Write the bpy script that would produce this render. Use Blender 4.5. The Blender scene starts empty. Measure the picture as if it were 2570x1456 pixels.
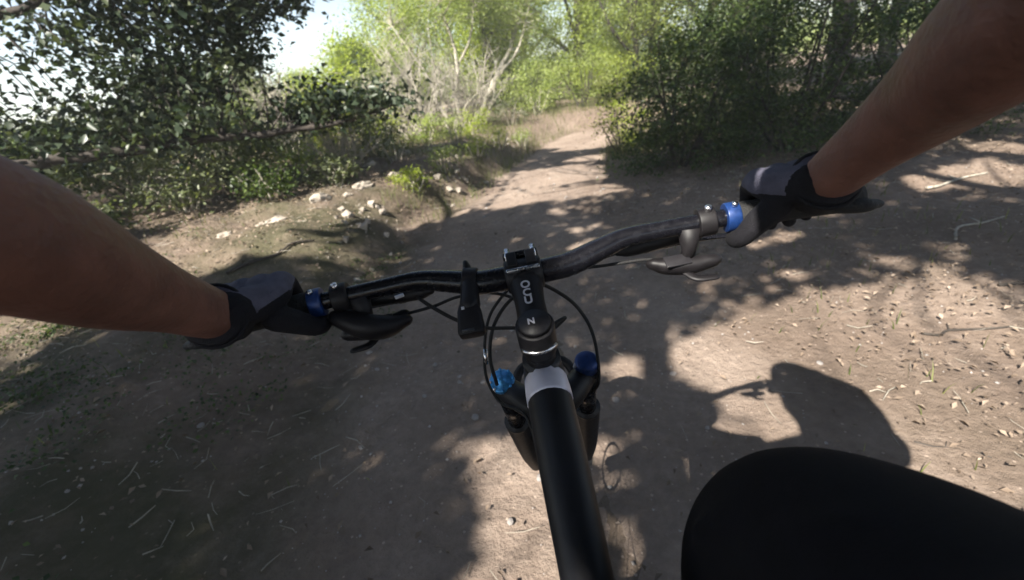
import bpy, math, random
import numpy as np
from mathutils import Vector, Matrix, Euler

R = math.radians
random.seed(7)
rng = np.random.default_rng(11)
scene = bpy.context.scene
COL = scene.collection

# ------------------------------------------------------------------ camera
cam_d = bpy.data.cameras.new('camera')
cam = bpy.data.objects.new('camera', cam_d)
COL.objects.link(cam)
PITCH, ROLL = R(26), R(8)
f_ = np.array([0, math.cos(PITCH), -math.sin(PITCH)])
u0 = np.array([0, math.sin(PITCH), math.cos(PITCH)])
r0 = np.array([1., 0, 0])
r_ = r0 * math.cos(ROLL) - u0 * math.sin(ROLL)
u_ = r0 * math.sin(ROLL) + u0 * math.cos(ROLL)
cam.matrix_world = Matrix(((r_[0], u_[0], -f_[0], 0), (r_[1], u_[1], -f_[1], 0), (r_[2], u_[2], -f_[2], 1.27), (0, 0, 0, 1)))
cam_d.sensor_width = 36
cam_d.lens = 36 * 1100 / 2570
cam_d.clip_start = 0.02
cam_d.clip_end = 3000
cam_d.dof.use_dof = True; cam_d.dof.focus_distance = .62; cam_d.dof.aperture_fstop = 4.5
scene.camera = cam

# ------------------------------------------------------------------ light
SUN = np.array([-1.06, -1.31, 1.60]); SUN = SUN / np.linalg.norm(SUN)      # towards the sun
world = bpy.data.worlds.new('World'); scene.world = world
world.use_nodes = True
wn = world.node_tree.nodes; wl = world.node_tree.links
sky = wn.new('ShaderNodeTexSky'); sky.sky_type = 'NISHITA'; sky.sun_disc = False
sky.sun_elevation = math.asin(SUN[2]); sky.sun_rotation = math.atan2(SUN[0], SUN[1])
sky.dust_density = 0.3; sky.ozone_density = 1.6
wn['Background'].inputs['Strength'].default_value = 0.05
wl.new(sky.outputs[0], wn['Background'].inputs['Color'])
sl_d = bpy.data.lights.new('sun', 'SUN'); sl_d.energy = 5.0; sl_d.angle = R(0.5); sl_d.color = (1, .95, .86)
sl_o = bpy.data.objects.new('sun', sl_d); COL.objects.link(sl_o)
sl_o.rotation_euler = Vector(SUN).to_track_quat('Z', 'Y').to_euler()
sl_o.location = (-6, -8, 12)
vs = scene.view_settings
vs.view_transform = 'Standard'; vs.look = 'None'; vs.gamma = 1; vs.use_curve_mapping = False
vs.exposure = 1.97
scene.cycles.max_bounces = 8
scene.cycles.transparent_max_bounces = 8
scene.cycles.volume_bounces = 1

# ------------------------------------------------------------------ materials
def new_mat(name):
    m = bpy.data.materials.new(name); m.use_nodes = True
    nt = m.node_tree; b = nt.nodes['Principled BSDF']
    return m, nt, b
def mat(name, col, rough=.5, metal=0., noise=0., scale=40., bump=0., bscale=200., spec=.5, coat=0.):
    m, nt, b = new_mat(name)
    b.inputs['Base Color'].default_value = (*col, 1); b.inputs['Roughness'].default_value = rough
    b.inputs['Metallic'].default_value = metal; b.inputs['Specular IOR Level'].default_value = spec
    b.inputs['Coat Weight'].default_value = coat
    tc = nt.nodes.new('ShaderNodeTexCoord')
    if noise:
        n = nt.nodes.new('ShaderNodeTexNoise'); n.inputs['Scale'].default_value = scale; n.inputs['Detail'].default_value = 6
        nt.links.new(tc.outputs['Object'], n.inputs['Vector'])
        r = nt.nodes.new('ShaderNodeValToRGB')
        r.color_ramp.elements[0].position = .3; r.color_ramp.elements[1].position = .7
        r.color_ramp.elements[0].color = (*[c * (1 - noise) for c in col], 1)
        r.color_ramp.elements[1].color = (*[min(1, c * (1 + noise)) for c in col], 1)
        nt.links.new(n.outputs['Fac'], r.inputs['Fac']); nt.links.new(r.outputs['Color'], b.inputs['Base Color'])
        mr = nt.nodes.new('ShaderNodeMapRange'); mr.inputs['To Min'].default_value = max(0, rough - .12); mr.inputs['To Max'].default_value = min(1, rough + .15)
        nt.links.new(n.outputs['Fac'], mr.inputs['Value']); nt.links.new(mr.outputs['Result'], b.inputs['Roughness'])
    if bump:
        n2 = nt.nodes.new('ShaderNodeTexNoise'); n2.inputs['Scale'].default_value = bscale; n2.inputs['Detail'].default_value = 5
        nt.links.new(tc.outputs['Object'], n2.inputs['Vector'])
        bp = nt.nodes.new('ShaderNodeBump'); bp.inputs['Strength'].default_value = bump; bp.inputs['Distance'].default_value = .004
        nt.links.new(n2.outputs['Fac'], bp.inputs['Height']); nt.links.new(bp.outputs['Normal'], b.inputs['Normal'])
    return m
def leaf_mat(name, c0, c1, c2, trans=.35, rough=.45):
    m, nt, b = new_mat(name)
    at = nt.nodes.new('ShaderNodeAttribute'); at.attribute_name = 'v'
    r = nt.nodes.new('ShaderNodeValToRGB')
    e = r.color_ramp.elements
    e[0].position = 0; e[0].color = (*c0, 1); e[1].position = 1; e[1].color = (*c2, 1)
    k = e.new(.55); k.color = (*c1, 1)
    nt.links.new(at.outputs['Fac'], r.inputs['Fac'])
    nt.links.new(r.outputs['Color'], b.inputs['Base Color'])
    b.inputs['Roughness'].default_value = rough; b.inputs['Specular IOR Level'].default_value = .35
    t = nt.nodes.new('ShaderNodeBsdfTranslucent')
    g = nt.nodes.new('ShaderNodeMix'); g.data_type = 'RGBA'; g.blend_type = 'MULTIPLY'; g.inputs['Factor'].default_value = 1
    g.inputs['B'].default_value = (1.25, 1.3, .55, 1)
    nt.links.new(r.outputs['Color'], g.inputs['A']); nt.links.new(g.outputs['Result'], t.inputs['Color'])
    mx = nt.nodes.new('ShaderNodeMixShader'); mx.inputs['Fac'].default_value = trans
    nt.links.new(b.outputs[0], mx.inputs[1]); nt.links.new(t.outputs[0], mx.inputs[2])
    nt.links.new(mx.outputs[0], nt.nodes['Material Output'].inputs['Surface'])
    return m
def soil(nt, cols, big, fine, moss):
    """colour and height sockets of one kind of soil"""
    N = nt.nodes.new; L = nt.links.new
    geo = N('ShaderNodeNewGeometry')
    n1 = N('ShaderNodeTexNoise'); n1.inputs['Scale'].default_value = big; n1.inputs['Detail'].default_value = 8; n1.inputs['Roughness'].default_value = .62
    n2 = N('ShaderNodeTexNoise'); n2.inputs['Scale'].default_value = fine; n2.inputs['Detail'].default_value = 10; n2.inputs['Roughness'].default_value = .7
    vo = N('ShaderNodeTexVoronoi'); vo.inputs['Scale'].default_value = 34; vo.inputs['Randomness'].default_value = 1
    for n in (n1, n2, vo): L(geo.outputs['Position'], n.inputs['Vector'])
    r = N('ShaderNodeValToRGB'); e = r.color_ramp.elements
    e[0].position = .25; e[0].color = (*cols[0], 1); e[1].position = .78; e[1].color = (*cols[2], 1)
    k = e.new(.5); k.color = (*cols[1], 1)
    ad = N('ShaderNodeMath'); ad.operation = 'MULTIPLY_ADD'; ad.inputs[1].default_value = .45
    ml = N('ShaderNodeMath'); ml.operation = 'MULTIPLY'; ml.inputs[1].default_value = .55
    L(n1.outputs['Fac'], ml.inputs[0]); L(n2.outputs['Fac'], ad.inputs[0]); L(ml.outputs[0], ad.inputs[2])
    L(ad.outputs[0], r.inputs['Fac'])
    lt = N('ShaderNodeMath'); lt.operation = 'LESS_THAN'; lt.inputs[1].default_value = .16   # pale grit specks
    L(vo.outputs['Distance'], lt.inputs[0])
    sp = N('ShaderNodeMath'); sp.operation = 'MULTIPLY'
    gt = N('ShaderNodeMath'); gt.operation = 'GREATER_THAN'; gt.inputs[1].default_value = .62
    L(vo.outputs['Color'], gt.inputs[0]); L(lt.outputs[0], sp.inputs[0]); L(gt.outputs[0], sp.inputs[1])
    sp2 = N('ShaderNodeMath'); sp2.operation = 'MULTIPLY'; sp2.inputs[1].default_value = .4; L(sp.outputs[0], sp2.inputs[0])
    mx = N('ShaderNodeMix'); mx.data_type = 'RGBA'; mx.inputs['B'].default_value = (*[min(1, c * 1.5) for c in cols[2]], 1)
    L(sp2.outputs[0], mx.inputs['Factor']); L(r.outputs['Color'], mx.inputs['A'])
    if moss:   # thin moss and green seedlings in patches
        n3 = N('ShaderNodeTexNoise'); n3.inputs['Scale'].default_value = .75; n3.inputs['Detail'].default_value = 9; n3.inputs['Roughness'].default_value = .68; L(geo.outputs['Position'], n3.inputs['Vector'])
        m3 = N('ShaderNodeMapRange'); m3.inputs['From Min'].default_value = .42; m3.inputs['From Max'].default_value = .6; m3.inputs['To Max'].default_value = .8; L(n3.outputs['Fac'], m3.inputs['Value'])
        sx = N('ShaderNodeSeparateXYZ'); L(geo.outputs['Position'], sx.inputs[0])          # moss grows on the left side of the trail only
        mw = N('ShaderNodeMapRange'); mw.interpolation_type = 'SMOOTHSTEP'; mw.inputs['From Min'].default_value = .9; mw.inputs['From Max'].default_value = -1.0; mw.inputs['To Min'].default_value = .12; L(sx.outputs['X'], mw.inputs['Value'])
        mw2 = N('ShaderNodeMapRange'); mw2.interpolation_type = 'SMOOTHSTEP'; mw2.inputs['From Min'].default_value = -3.2; mw2.inputs['From Max'].default_value = -2.2; mw2.inputs['To Min'].default_value = .35; L(sx.outputs['X'], mw2.inputs['Value'])
        mm = N('ShaderNodeMath'); mm.operation = 'MULTIPLY'; L(mw.outputs['Result'], mm.inputs[0]); L(mw2.outputs['Result'], mm.inputs[1])
        mq = N('ShaderNodeMath'); mq.operation = 'MULTIPLY'; L(mm.outputs[0], mq.inputs[0]); L(m3.outputs['Result'], mq.inputs[1])
        m4 = N('ShaderNodeMix'); m4.data_type = 'RGBA'; m4.inputs['B'].default_value = (.05, .052, .024, 1); L(mq.outputs[0], m4.inputs['Factor']); L(mx.outputs['Result'], m4.inputs['A']); mx = m4
    return mx.outputs['Result'], n2.outputs['Fac'], n1.outputs['Fac']
FLOOR = (((.08, .057, .042), (.18, .134, .104), (.37, .29, .235)), .9, 18., True)
DIRT = (((.128, .092, .070), (.232, .178, .142), (.39, .312, .252)), 1.5, 26., False)
def ground_mat(name, trail):
    m, nt, b = new_mat(name); N = nt.nodes.new; L = nt.links.new
    c, h, big = soil(nt, *FLOOR)
    if trail:   # worn dirt fades into the forest floor along a ragged edge
        c2, h, big = soil(nt, *DIRT)
        at = N('ShaderNodeAttribute'); at.attribute_name = 'worn'
        a1 = N('ShaderNodeMath'); a1.operation = 'MULTIPLY_ADD'; a1.inputs[1].default_value = 1.5; L(big, a1.inputs[0]); L(at.outputs['Fac'], a1.inputs[2])
        mr = N('ShaderNodeMapRange'); mr.interpolation_type = 'SMOOTHSTEP'; mr.inputs['From Min'].default_value = .95; mr.inputs['From Max'].default_value = 1.5; L(a1.outputs[0], mr.inputs['Value'])
        mx = N('ShaderNodeMix'); mx.data_type = 'RGBA'; L(mr.outputs['Result'], mx.inputs['Factor']); L(c, mx.inputs['A']); L(c2, mx.inputs['B']); c = mx.outputs['Result']
    L(c, b.inputs['Base Color'])
    b.inputs['Roughness'].default_value = .95; b.inputs['Specular IOR Level'].default_value = .2
    bp = N('ShaderNodeBump'); bp.inputs['Strength'].default_value = .9; bp.inputs['Distance'].default_value = .03
    L(h, bp.inputs['Height']); L(bp.outputs['Normal'], b.inputs['Normal'])
    return m

M = {}
M['dirt'] = ground_mat('trail dirt', True)
M['floor'] = ground_mat('forest floor', False)
M['leaf_oak'] = leaf_mat('oak leaf', (.022, .036, .022), (.045, .062, .034), (.10, .115, .07), .25, .38)
M['leaf_grey'] = leaf_mat('grey green leaf', (.06, .075, .035), (.12, .14, .065), (.24, .25, .14), .35)
M['leaf_yellow'] = leaf_mat('yellow green leaf', (.15, .20, .025), (.28, .335, .045), (.41, .45, .10), .5)
M['leaf_pale'] = leaf_mat('pale olive leaf', (.15, .20, .05), (.27, .32, .095), (.40, .44, .18), .5)
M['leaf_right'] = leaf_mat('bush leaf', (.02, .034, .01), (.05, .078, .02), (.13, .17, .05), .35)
M['litter'] = leaf_mat('dry leaf', (.09, .06, .04), (.20, .15, .112), (.38, .30, .235), .1, .8)
M['grass'] = leaf_mat('grass blade', (.05, .065, .02), (.11, .13, .04), (.24, .23, .10), .4, .6)
M['bark'] = mat('bark', (.04, .032, .026), .9, noise=.45, scale=14, bump=1, bscale=60)
M['bark_pale'] = mat('pale bark', (.30, .27, .22), .9, noise=.35, scale=18, bump=.8, bscale=80)
M['stone'] = mat('stone', (.30, .27, .25), .9, noise=.3, scale=30, bump=.8, bscale=90)
M['rock'] = mat('pale rock', (.33, .285, .235), .95, noise=.5, scale=7, bump=1, bscale=40)
M['skin'] = mat('skin', (.145, .066, .047), .55, noise=.24, scale=34, bump=.5, bscale=150, spec=.35)
M['skin'].node_tree.nodes['Principled BSDF'].inputs['Subsurface Weight'].default_value = .08
M['skin'].node_tree.nodes['Principled BSDF'].inputs['Subsurface Radius'].default_value = (.01, .004, .002)
M['shorts'] = mat('shorts cloth', (.006, .0055, .007), .9, noise=.35, scale=60, bump=.5, bscale=900, spec=.15)
M['jersey'] = mat('jersey cloth', (.03, .03, .035), .9, noise=.2, scale=60, bump=.4, bscale=900, spec=.2)
M['glove_back'] = mat('glove back', (.088, .086, .118), .88, noise=.18, scale=70, bump=.6, bscale=700, spec=.2)
M['glove_palm'] = mat('glove palm', (.007, .0065, .009), .8, noise=.3, scale=70, bump=.6, bscale=700, spec=.25)
M['black_gloss'] = mat('black painted metal', (.005, .005, .007), .24, noise=.25, scale=120, spec=.3)
M['black_matte'] = mat('black anodised metal', (.008, .0075, .009), .5, noise=.25, scale=150, bump=.1, bscale=600, spec=.28)
M['rubber'] = mat('black rubber', (.007, .0065, .0065), .75, noise=.3, scale=100, bump=.6, bscale=500)
M['plastic'] = mat('black plastic', (.007, .006, .007), .52, noise=.25, scale=90, spec=.28)
M['frame'] = mat('frame paint', (.007, .0065, .008), .5, noise=.3, scale=60, spec=.35)
M['band'] = mat('pale violet grey', (.62, .59, .66), .4, .2, noise=.1, scale=40)
M['steel'] = mat('steel', (.62, .61, .62), .25, 1., noise=.15, scale=120)
M['blue'] = mat('blue anodised', (.008, .032, .13), .4, .3, noise=.25, scale=150)
M['blue_lt'] = mat('light blue anodised', (.05, .24, .50), .35, .5, noise=.3, scale=200)
M['white'] = mat('white print', (.42, .41, .44), .5, noise=.1, scale=200)
M['helmet'] = mat('helmet shell', (.05, .05, .055), .4, noise=.1)
M['lens'] = mat('smoky plastic window', (.014, .013, .015), .35, noise=.1)

# ------------------------------------------------------------------ mesh helpers
class MB:
    def __init__(s): s.v = []; s.f = []
    def add(s, v, f):
        o = len(s.v); s.v += [tuple(map(float, p)) for p in v]; s.f += [tuple(i + o for i in q) for q in f]; return s
    def box(s, c, h, rot=None):
        c = np.array(c, float); p = []
        for x in (-1, 1):
            for y in (-1, 1):
                for z in (-1, 1):
                    q = Vector((x * h[0], y * h[1], z * h[2]))
                    if rot is not None: q = rot @ q
                    p.append(c + np.array(q))
        return s.add(p, [(0, 1, 3, 2), (4, 6, 7, 5), (0, 4, 5, 1), (2, 3, 7, 6), (0, 2, 6, 4), (1, 5, 7, 3)])
def smooth_path(pts, n):
    pts = np.array(pts, float); k = len(pts)
    if n <= 1 or k < 3: return pts
    P = np.vstack([2 * pts[0] - pts[1], pts, 2 * pts[-1] - pts[-2]]); out = []
    for i in range(k - 1):
        a, b, c, d = P[i], P[i + 1], P[i + 2], P[i + 3]
        for t in np.linspace(0, 1, n, endpoint=False):
            out.append(.5 * (2 * b + (c - a) * t + (2 * a - 5 * b + 4 * c - d) * t * t + (3 * b - a - 3 * c + d) * t ** 3))
    out.append(pts[-1]); return np.array(out)
def tube(mb, pts, rad, n=8, sm=1, flat=1., ref=None, cap=True, round_=False):
    """generalised tube; flat squeezes along the ref direction"""
    pts = np.array(pts, float); rad = np.full(len(pts), rad, float) if np.isscalar(rad) else np.array(rad, float)
    if sm > 1 and len(pts) > 2:
        q = smooth_path(np.column_stack([pts, rad]), sm); pts, rad = q[:, :3], np.maximum(q[:, 3], 1e-4)
    if round_:
        d0 = pts[0] - pts[1]; d0 /= np.linalg.norm(d0); d1 = pts[-1] - pts[-2]; d1 /= np.linalg.norm(d1)
        a = [(pts[0] + d0 * rad[0] * math.sin(t), rad[0] * math.cos(t)) for t in (1.45, 1.0, .5)]
        b = [(pts[-1] + d1 * rad[-1] * math.sin(t), rad[-1] * math.cos(t)) for t in (.5, 1.0, 1.45)]
        pts = np.vstack([[p for p, _ in a], pts, [p for p, _ in b]]); rad = np.concatenate([[r for _, r in a], rad, [r for _, r in b]])
    T = np.gradient(pts, axis=0); T /= np.linalg.norm(T, axis=1)[:, None] + 1e-12
    up = np.array(ref if ref is not None else ((0, 0, 1) if abs(T[0][2]) < .9 else (1, 0, 0)), float)
    V = []; F = []
    for i, (p, t) in enumerate(zip(pts, T)):
        w = up - t * (up @ t); w /= np.linalg.norm(w) + 1e-12; s_ = np.cross(t, w)
        if ref is None: up = w
        for k in range(n):
            a = 2 * math.pi * k / n
            V.append(p + rad[i] * (math.cos(a) * w * flat + math.sin(a) * s_))
    m = len(pts)
    for i in range(m - 1):
        for k in range(n):
            F.append((i * n + k, i * n + (k + 1) % n, (i + 1) * n + (k + 1) % n, (i + 1) * n + k))
    if cap:
        F.append(tuple(range(n - 1, -1, -1))); F.append(tuple((m - 1) * n + k for k in range(n)))
    return mb.add(V, F)
def torus(mb, c, R_, r_, nx=48, ny=10, squash=1.):
    c = np.array(c); V = []; F = []
    for i in range(nx):
        a = 2 * math.pi * i / nx
        for j in range(ny):
            b = 2 * math.pi * j / ny
            rr = R_ + r_ * math.cos(b)
            V.append(c + (r_ * squash * math.sin(b), rr * math.cos(a), rr * math.sin(a)))
    for i in range(nx):
        for j in range(ny):
            F.append((i * ny + j, i * ny + (j + 1) % ny, ((i + 1) % nx) * ny + (j + 1) % ny, ((i + 1) % nx) * ny + j))
    return mb.add(V, F)
def ellipsoid(mb, c, r, n=16, m=10, rot=None):
    V = []; F = []
    for i in range(m + 1):
        t = math.pi * (i + .02) / (m + .04)
        for k in range(n):
            a = 2 * math.pi * k / n
            q = Vector((r[0] * math.sin(t) * math.cos(a), r[1] * math.sin(t) * math.sin(a), r[2] * math.cos(t)))
            if rot is not None: q = rot @ q
            V.append(np.array(c) + np.array(q))
    for i in range(m):
        for k in range(n):
            F.append((i * n + k, (i + 1) * n + k, (i + 1) * n + (k + 1) % n, i * n + (k + 1) % n))
    F.append(tuple(range(n))); F.append(tuple(m * n + k for k in range(n - 1, -1, -1)))
    return mb.add(V, F)

def link(name, me, parent=None, off=None):
    o = bpy.data.objects.new(name, me); COL.objects.link(o)
    if parent is not None: o.parent = parent
    return o
def build(mb, name, m, parent=None, off=(0, 0, 0), smooth=True, bevel=0., sub=0):
    me = bpy.data.meshes.new(name)
    off = np.array(off, float)
    v = (np.array(mb.v) - off)
    me.from_pydata(v.tolist(), [], mb.f); me.validate(); me.update()
    me.materials.append(m)
    if smooth: me.polygons.foreach_set('use_smooth', [True] * len(me.polygons))
    o = link(name, me, parent)
    if bevel:
        b = o.modifiers.new('bevel', 'BEVEL'); b.width = bevel; b.segments = 3; b.limit_method = 'ANGLE'; b.angle_limit = R(35)
    if sub:
        s_ = o.modifiers.new('sub', 'SUBSURF'); s_.levels = sub; s_.render_levels = sub
    return o
def baked(mb, name, mats, parent, off, voxel, smooth_it, pick=None):
    """union of overlapping closed shapes as one continuous skin"""
    me = bpy.data.meshes.new('tmp'); me.from_pydata((np.array(mb.v) - np.array(off)).tolist(), [], mb.f); me.update()
    o = bpy.data.objects.new('tmp', me); COL.objects.link(o)
    r = o.modifiers.new('r', 'REMESH'); r.mode = 'VOXEL'; r.voxel_size = voxel; r.use_smooth_shade = True
    s_ = o.modifiers.new('s', 'SMOOTH'); s_.factor = .5; s_.iterations = smooth_it
    dg = bpy.context.evaluated_depsgraph_get(); dg.update()
    nm = bpy.data.meshes.new_from_object(o.evaluated_get(dg))
    bpy.data.objects.remove(o); bpy.data.meshes.remove(me)
    nm.name = name; nm.materials.clear()
    for m in mats: nm.materials.append(m)
    nm.polygons.foreach_set('use_smooth', [True] * len(nm.polygons))
    if pick is not None:
        n = len(nm.polygons); c = np.empty(n * 3); nm.polygons.foreach_get('center', c)
        nm.polygons.foreach_set('material_index', pick(c.reshape(-1, 3) + np.array(off)).astype(np.int32))
    return link(name, nm, parent)
def tag(o, label=None, cat=None, group=None, kind=None):
    if label: o['label'] = label
    if cat: o['category'] = cat
    if group: o['group'] = group
    if kind: o['kind'] = kind
    return o
def thing(name, loc, label, cat, group=None):
    o = bpy.data.objects.new(name, None); o.empty_display_size = .1; COL.objects.link(o); o.location = loc
    return tag(o, label, cat, group)
def leaves_mesh(name, cen, size, m, up=.35, aspect=.5, fold=.18, droop=0., vmul=None):
    """one small folded blade per centre, random pose"""
    N = len(cen); cen = np.asarray(cen, float)
    nrm = rng.normal(size=(N, 3)); nrm /= np.linalg.norm(nrm, axis=1)[:, None]
    nrm[:, 2] = np.abs(nrm[:, 2]) * (1) + up; nrm /= np.linalg.norm(nrm, axis=1)[:, None]
    d = rng.normal(size=(N, 3)); d[:, 2] -= droop
    d -= nrm * np.sum(d * nrm, 1)[:, None]; d /= np.linalg.norm(d, axis=1)[:, None]
    s_ = np.cross(nrm, d)
    L_ = np.broadcast_to(np.asarray(size, float), (N,)) * rng.uniform(.65, 1.3, N)
    l = L_[:, None]; w = l * aspect * rng.uniform(.75, 1.25, (N, 1)) * .5
    fo = l * fold * rng.uniform(.2, 1.6, (N, 1))
    V = np.empty((N, 4, 3))
    V[:, 0] = cen - d * l * .5; V[:, 2] = cen + d * l * .5 + nrm * l * rng.uniform(-.2, .2, (N, 1))
    V[:, 1] = cen + s_ * w + nrm * fo - d * l * .04; V[:, 3] = cen - s_ * w + nrm * fo - d * l * .04
    me = bpy.data.meshes.new(name)
    me.vertices.add(N * 4); me.vertices.foreach_set('co', V.reshape(-1))
    I = np.arange(N)[:, None] * 4
    tri = np.concatenate([I + [0, 1, 2], I + [0, 2, 3]], 1).reshape(-1).astype(np.int32)
    me.loops.add(N * 6); me.loops.foreach_set('vertex_index', tri)
    me.polygons.add(N * 2); me.polygons.foreach_set('loop_start', np.arange(0, N * 6, 3, dtype=np.int32))
    me.update(calc_edges=True)
    a = me.attributes.new('v', 'FLOAT', 'FACE')
    val = rng.beta(2, 2.2, N) if vmul is None else np.clip(vmul + rng.normal(0, .16, N), 0, 1)
    a.data.foreach_set('value', np.repeat(val, 2).astype(np.float32))
    me.materials.append(m)
    return me

# ------------------------------------------------------------------ terrain
def vnoise(x, y, seed=0):
    x = np.asarray(x, float); y = np.asarray(y, float)
    xi = np.floor(x); yi = np.floor(y); fx = x - xi; fy = y - yi
    fx = fx * fx * (3 - 2 * fx); fy = fy * fy * (3 - 2 * fy)
    h = lambda a, b: np.modf(np.abs(np.sin(a * 127.1 + b * 311.7 + seed * 74.7) * 43758.5453))[0]
    return (h(xi, yi) * (1 - fx) + h(xi + 1, yi) * fx) * (1 - fy) + (h(xi, yi + 1) * (1 - fx) + h(xi + 1, yi + 1) * fx) * fy
def fbm(x, y, sc, oct_=4, seed=0):
    t = 0; a = .5
    for i in range(oct_):
        t = t + a * (vnoise(x * sc, y * sc, seed + i) - .5); sc *= 2.1; a *= .5
    return t
TY = np.array([-60, -8, 0, 2, 4.2, 5.4, 7.2, 8.3, 9.2, 10.0, 10.8, 12, 40])
TX = np.array([.3, .2, .15, .1, .1, .5, 1.1, 1.55, 2.1, 3.2, 5.2, 9, 110])
TW = np.array([1., 1., 1., 1.05, 1.0, .78, .74, .74, .85, 1.2, 1.6, 2.2, 2.2])
def tr_x(y): return np.interp(y, TY, TX)
def tr_w(y): return np.interp(y, TY, TW)
def sstep(a, b, x):
    t = np.clip((x - a) / (b - a), 0, 1); return t * t * (3 - 2 * t)
def height(x, y):
    x = np.asarray(x, float); y = np.asarray(y, float)
    d = x - tr_x(y); w = tr_w(y)
    off = sstep(w, w + 1.0, np.abs(d))
    near = np.exp(-((x) ** 2 + (y - 2) ** 2) / 3600.)
    h = .03 * fbm(x, y, 1.3, 4, 3) * (1 + 3.5 * off) + .25 * fbm(x, y, .22, 3, 9) * off * near
    h = h + off * np.where(d < 0, .26, .05) * near + .02 * np.clip(np.abs(d) - 2, 0, 6) * off * near
    st = sstep(.08, .38, -d - w + .5 * fbm(x, y, 1.6, 3, 151)) * sstep(2.4, 3.4, y) * sstep(9.5, 7.0, y) * (d < 0)
    h = h + st * (.2 + .16 * fbm(x, y, 2.4, 3, 161))
    return h - .02 * (1 - off)
def H1(x, y): return float(height(x, y))
def axis(lo, hi, fine, n_out, reach):
    core = np.arange(lo, hi + 1e-6, fine)
    o = np.array([1.]);
    steps = fine * 1.16 ** np.arange(1, n_out + 1); cs = np.cumsum(steps); cs = cs[cs < reach]
    return np.concatenate([lo - cs[::-1], core, hi + cs])
gx = axis(-5, 5, .06, 80, 150); gy = axis(-.5, 8, .06, 80, 150)
GX, GY = np.meshgrid(gx, gy)
GZ = height(GX, GY) + .024 * fbm(GX, GY, 8, 4, 21)
ny_, nx_ = GX.shape
gm = bpy.data.meshes.new('ground')
idx = np.arange(nx_ * ny_).reshape(ny_, nx_)
q = np.stack([idx[:-1, :-1], idx[:-1, 1:], idx[1:, 1:], idx[1:, :-1]], -1).reshape(-1, 4)
gm.from_pydata(np.stack([GX, GY, GZ], -1).reshape(-1, 3).tolist(), [], q.tolist()); gm.materials.append(M['floor'])
gm.polygons.foreach_set('use_smooth', [True] * len(gm.polygons))
tag(link('ground', gm), kind='structure')
# trail: worn dirt sheet laid over the ground, ragged edges dipping under it
ty = np.concatenate([np.arange(-6, 9, .06), np.arange(9, 13, .08)]); tt = np.linspace(-1, 1, 41)
YY, TT = np.meshgrid(ty, tt, indexing='ij')
WW = tr_w(YY) * (1 + .75 * fbm(YY, TT * .5 + 5 * np.sign(TT), 1.1, 6, 31))
XX = tr_x(YY) + TT * (WW + .6)
edge = np.clip((1 - np.abs(TT)) / .2, 0, 1)
ZZ = height(XX, YY) + .024 * fbm(XX, YY, 8, 4, 21) + .02 * edge - .012 + .022 * (fbm(XX, YY, 4, 4, 41)) * edge - .014 * np.exp(-((XX - tr_x(YY) - .12 * np.sin(YY * .9)) / .05) ** 2) * edge * (.6 + fbm(XX, YY, 6, 3, 171))
n0, n1 = YY.shape; idx = np.arange(n0 * n1).reshape(n0, n1)
q = np.stack([idx[:-1, :-1], idx[:-1, 1:], idx[1:, 1:], idx[1:, :-1]], -1).reshape(-1, 4)
tm = bpy.data.meshes.new('trail'); tm.from_pydata(np.stack([XX, YY, ZZ], -1).reshape(-1, 3).tolist(), [], q.tolist()); tm.materials.append(M['dirt'])
tm.polygons.foreach_set('use_smooth', [True] * len(tm.polygons))
wa = tm.attributes.new('worn', 'FLOAT', 'POINT'); wa.data.foreach_set('value', np.clip((.76 - np.abs(TT)) / .5, 0, 1).reshape(-1).astype(np.float32))
tag(link('trail', tm), kind='structure')
def top(x, y):
    d = abs(x - tr_x(y))
    return H1(x, y) + (.012 if d < tr_w(y) else 0)

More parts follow.
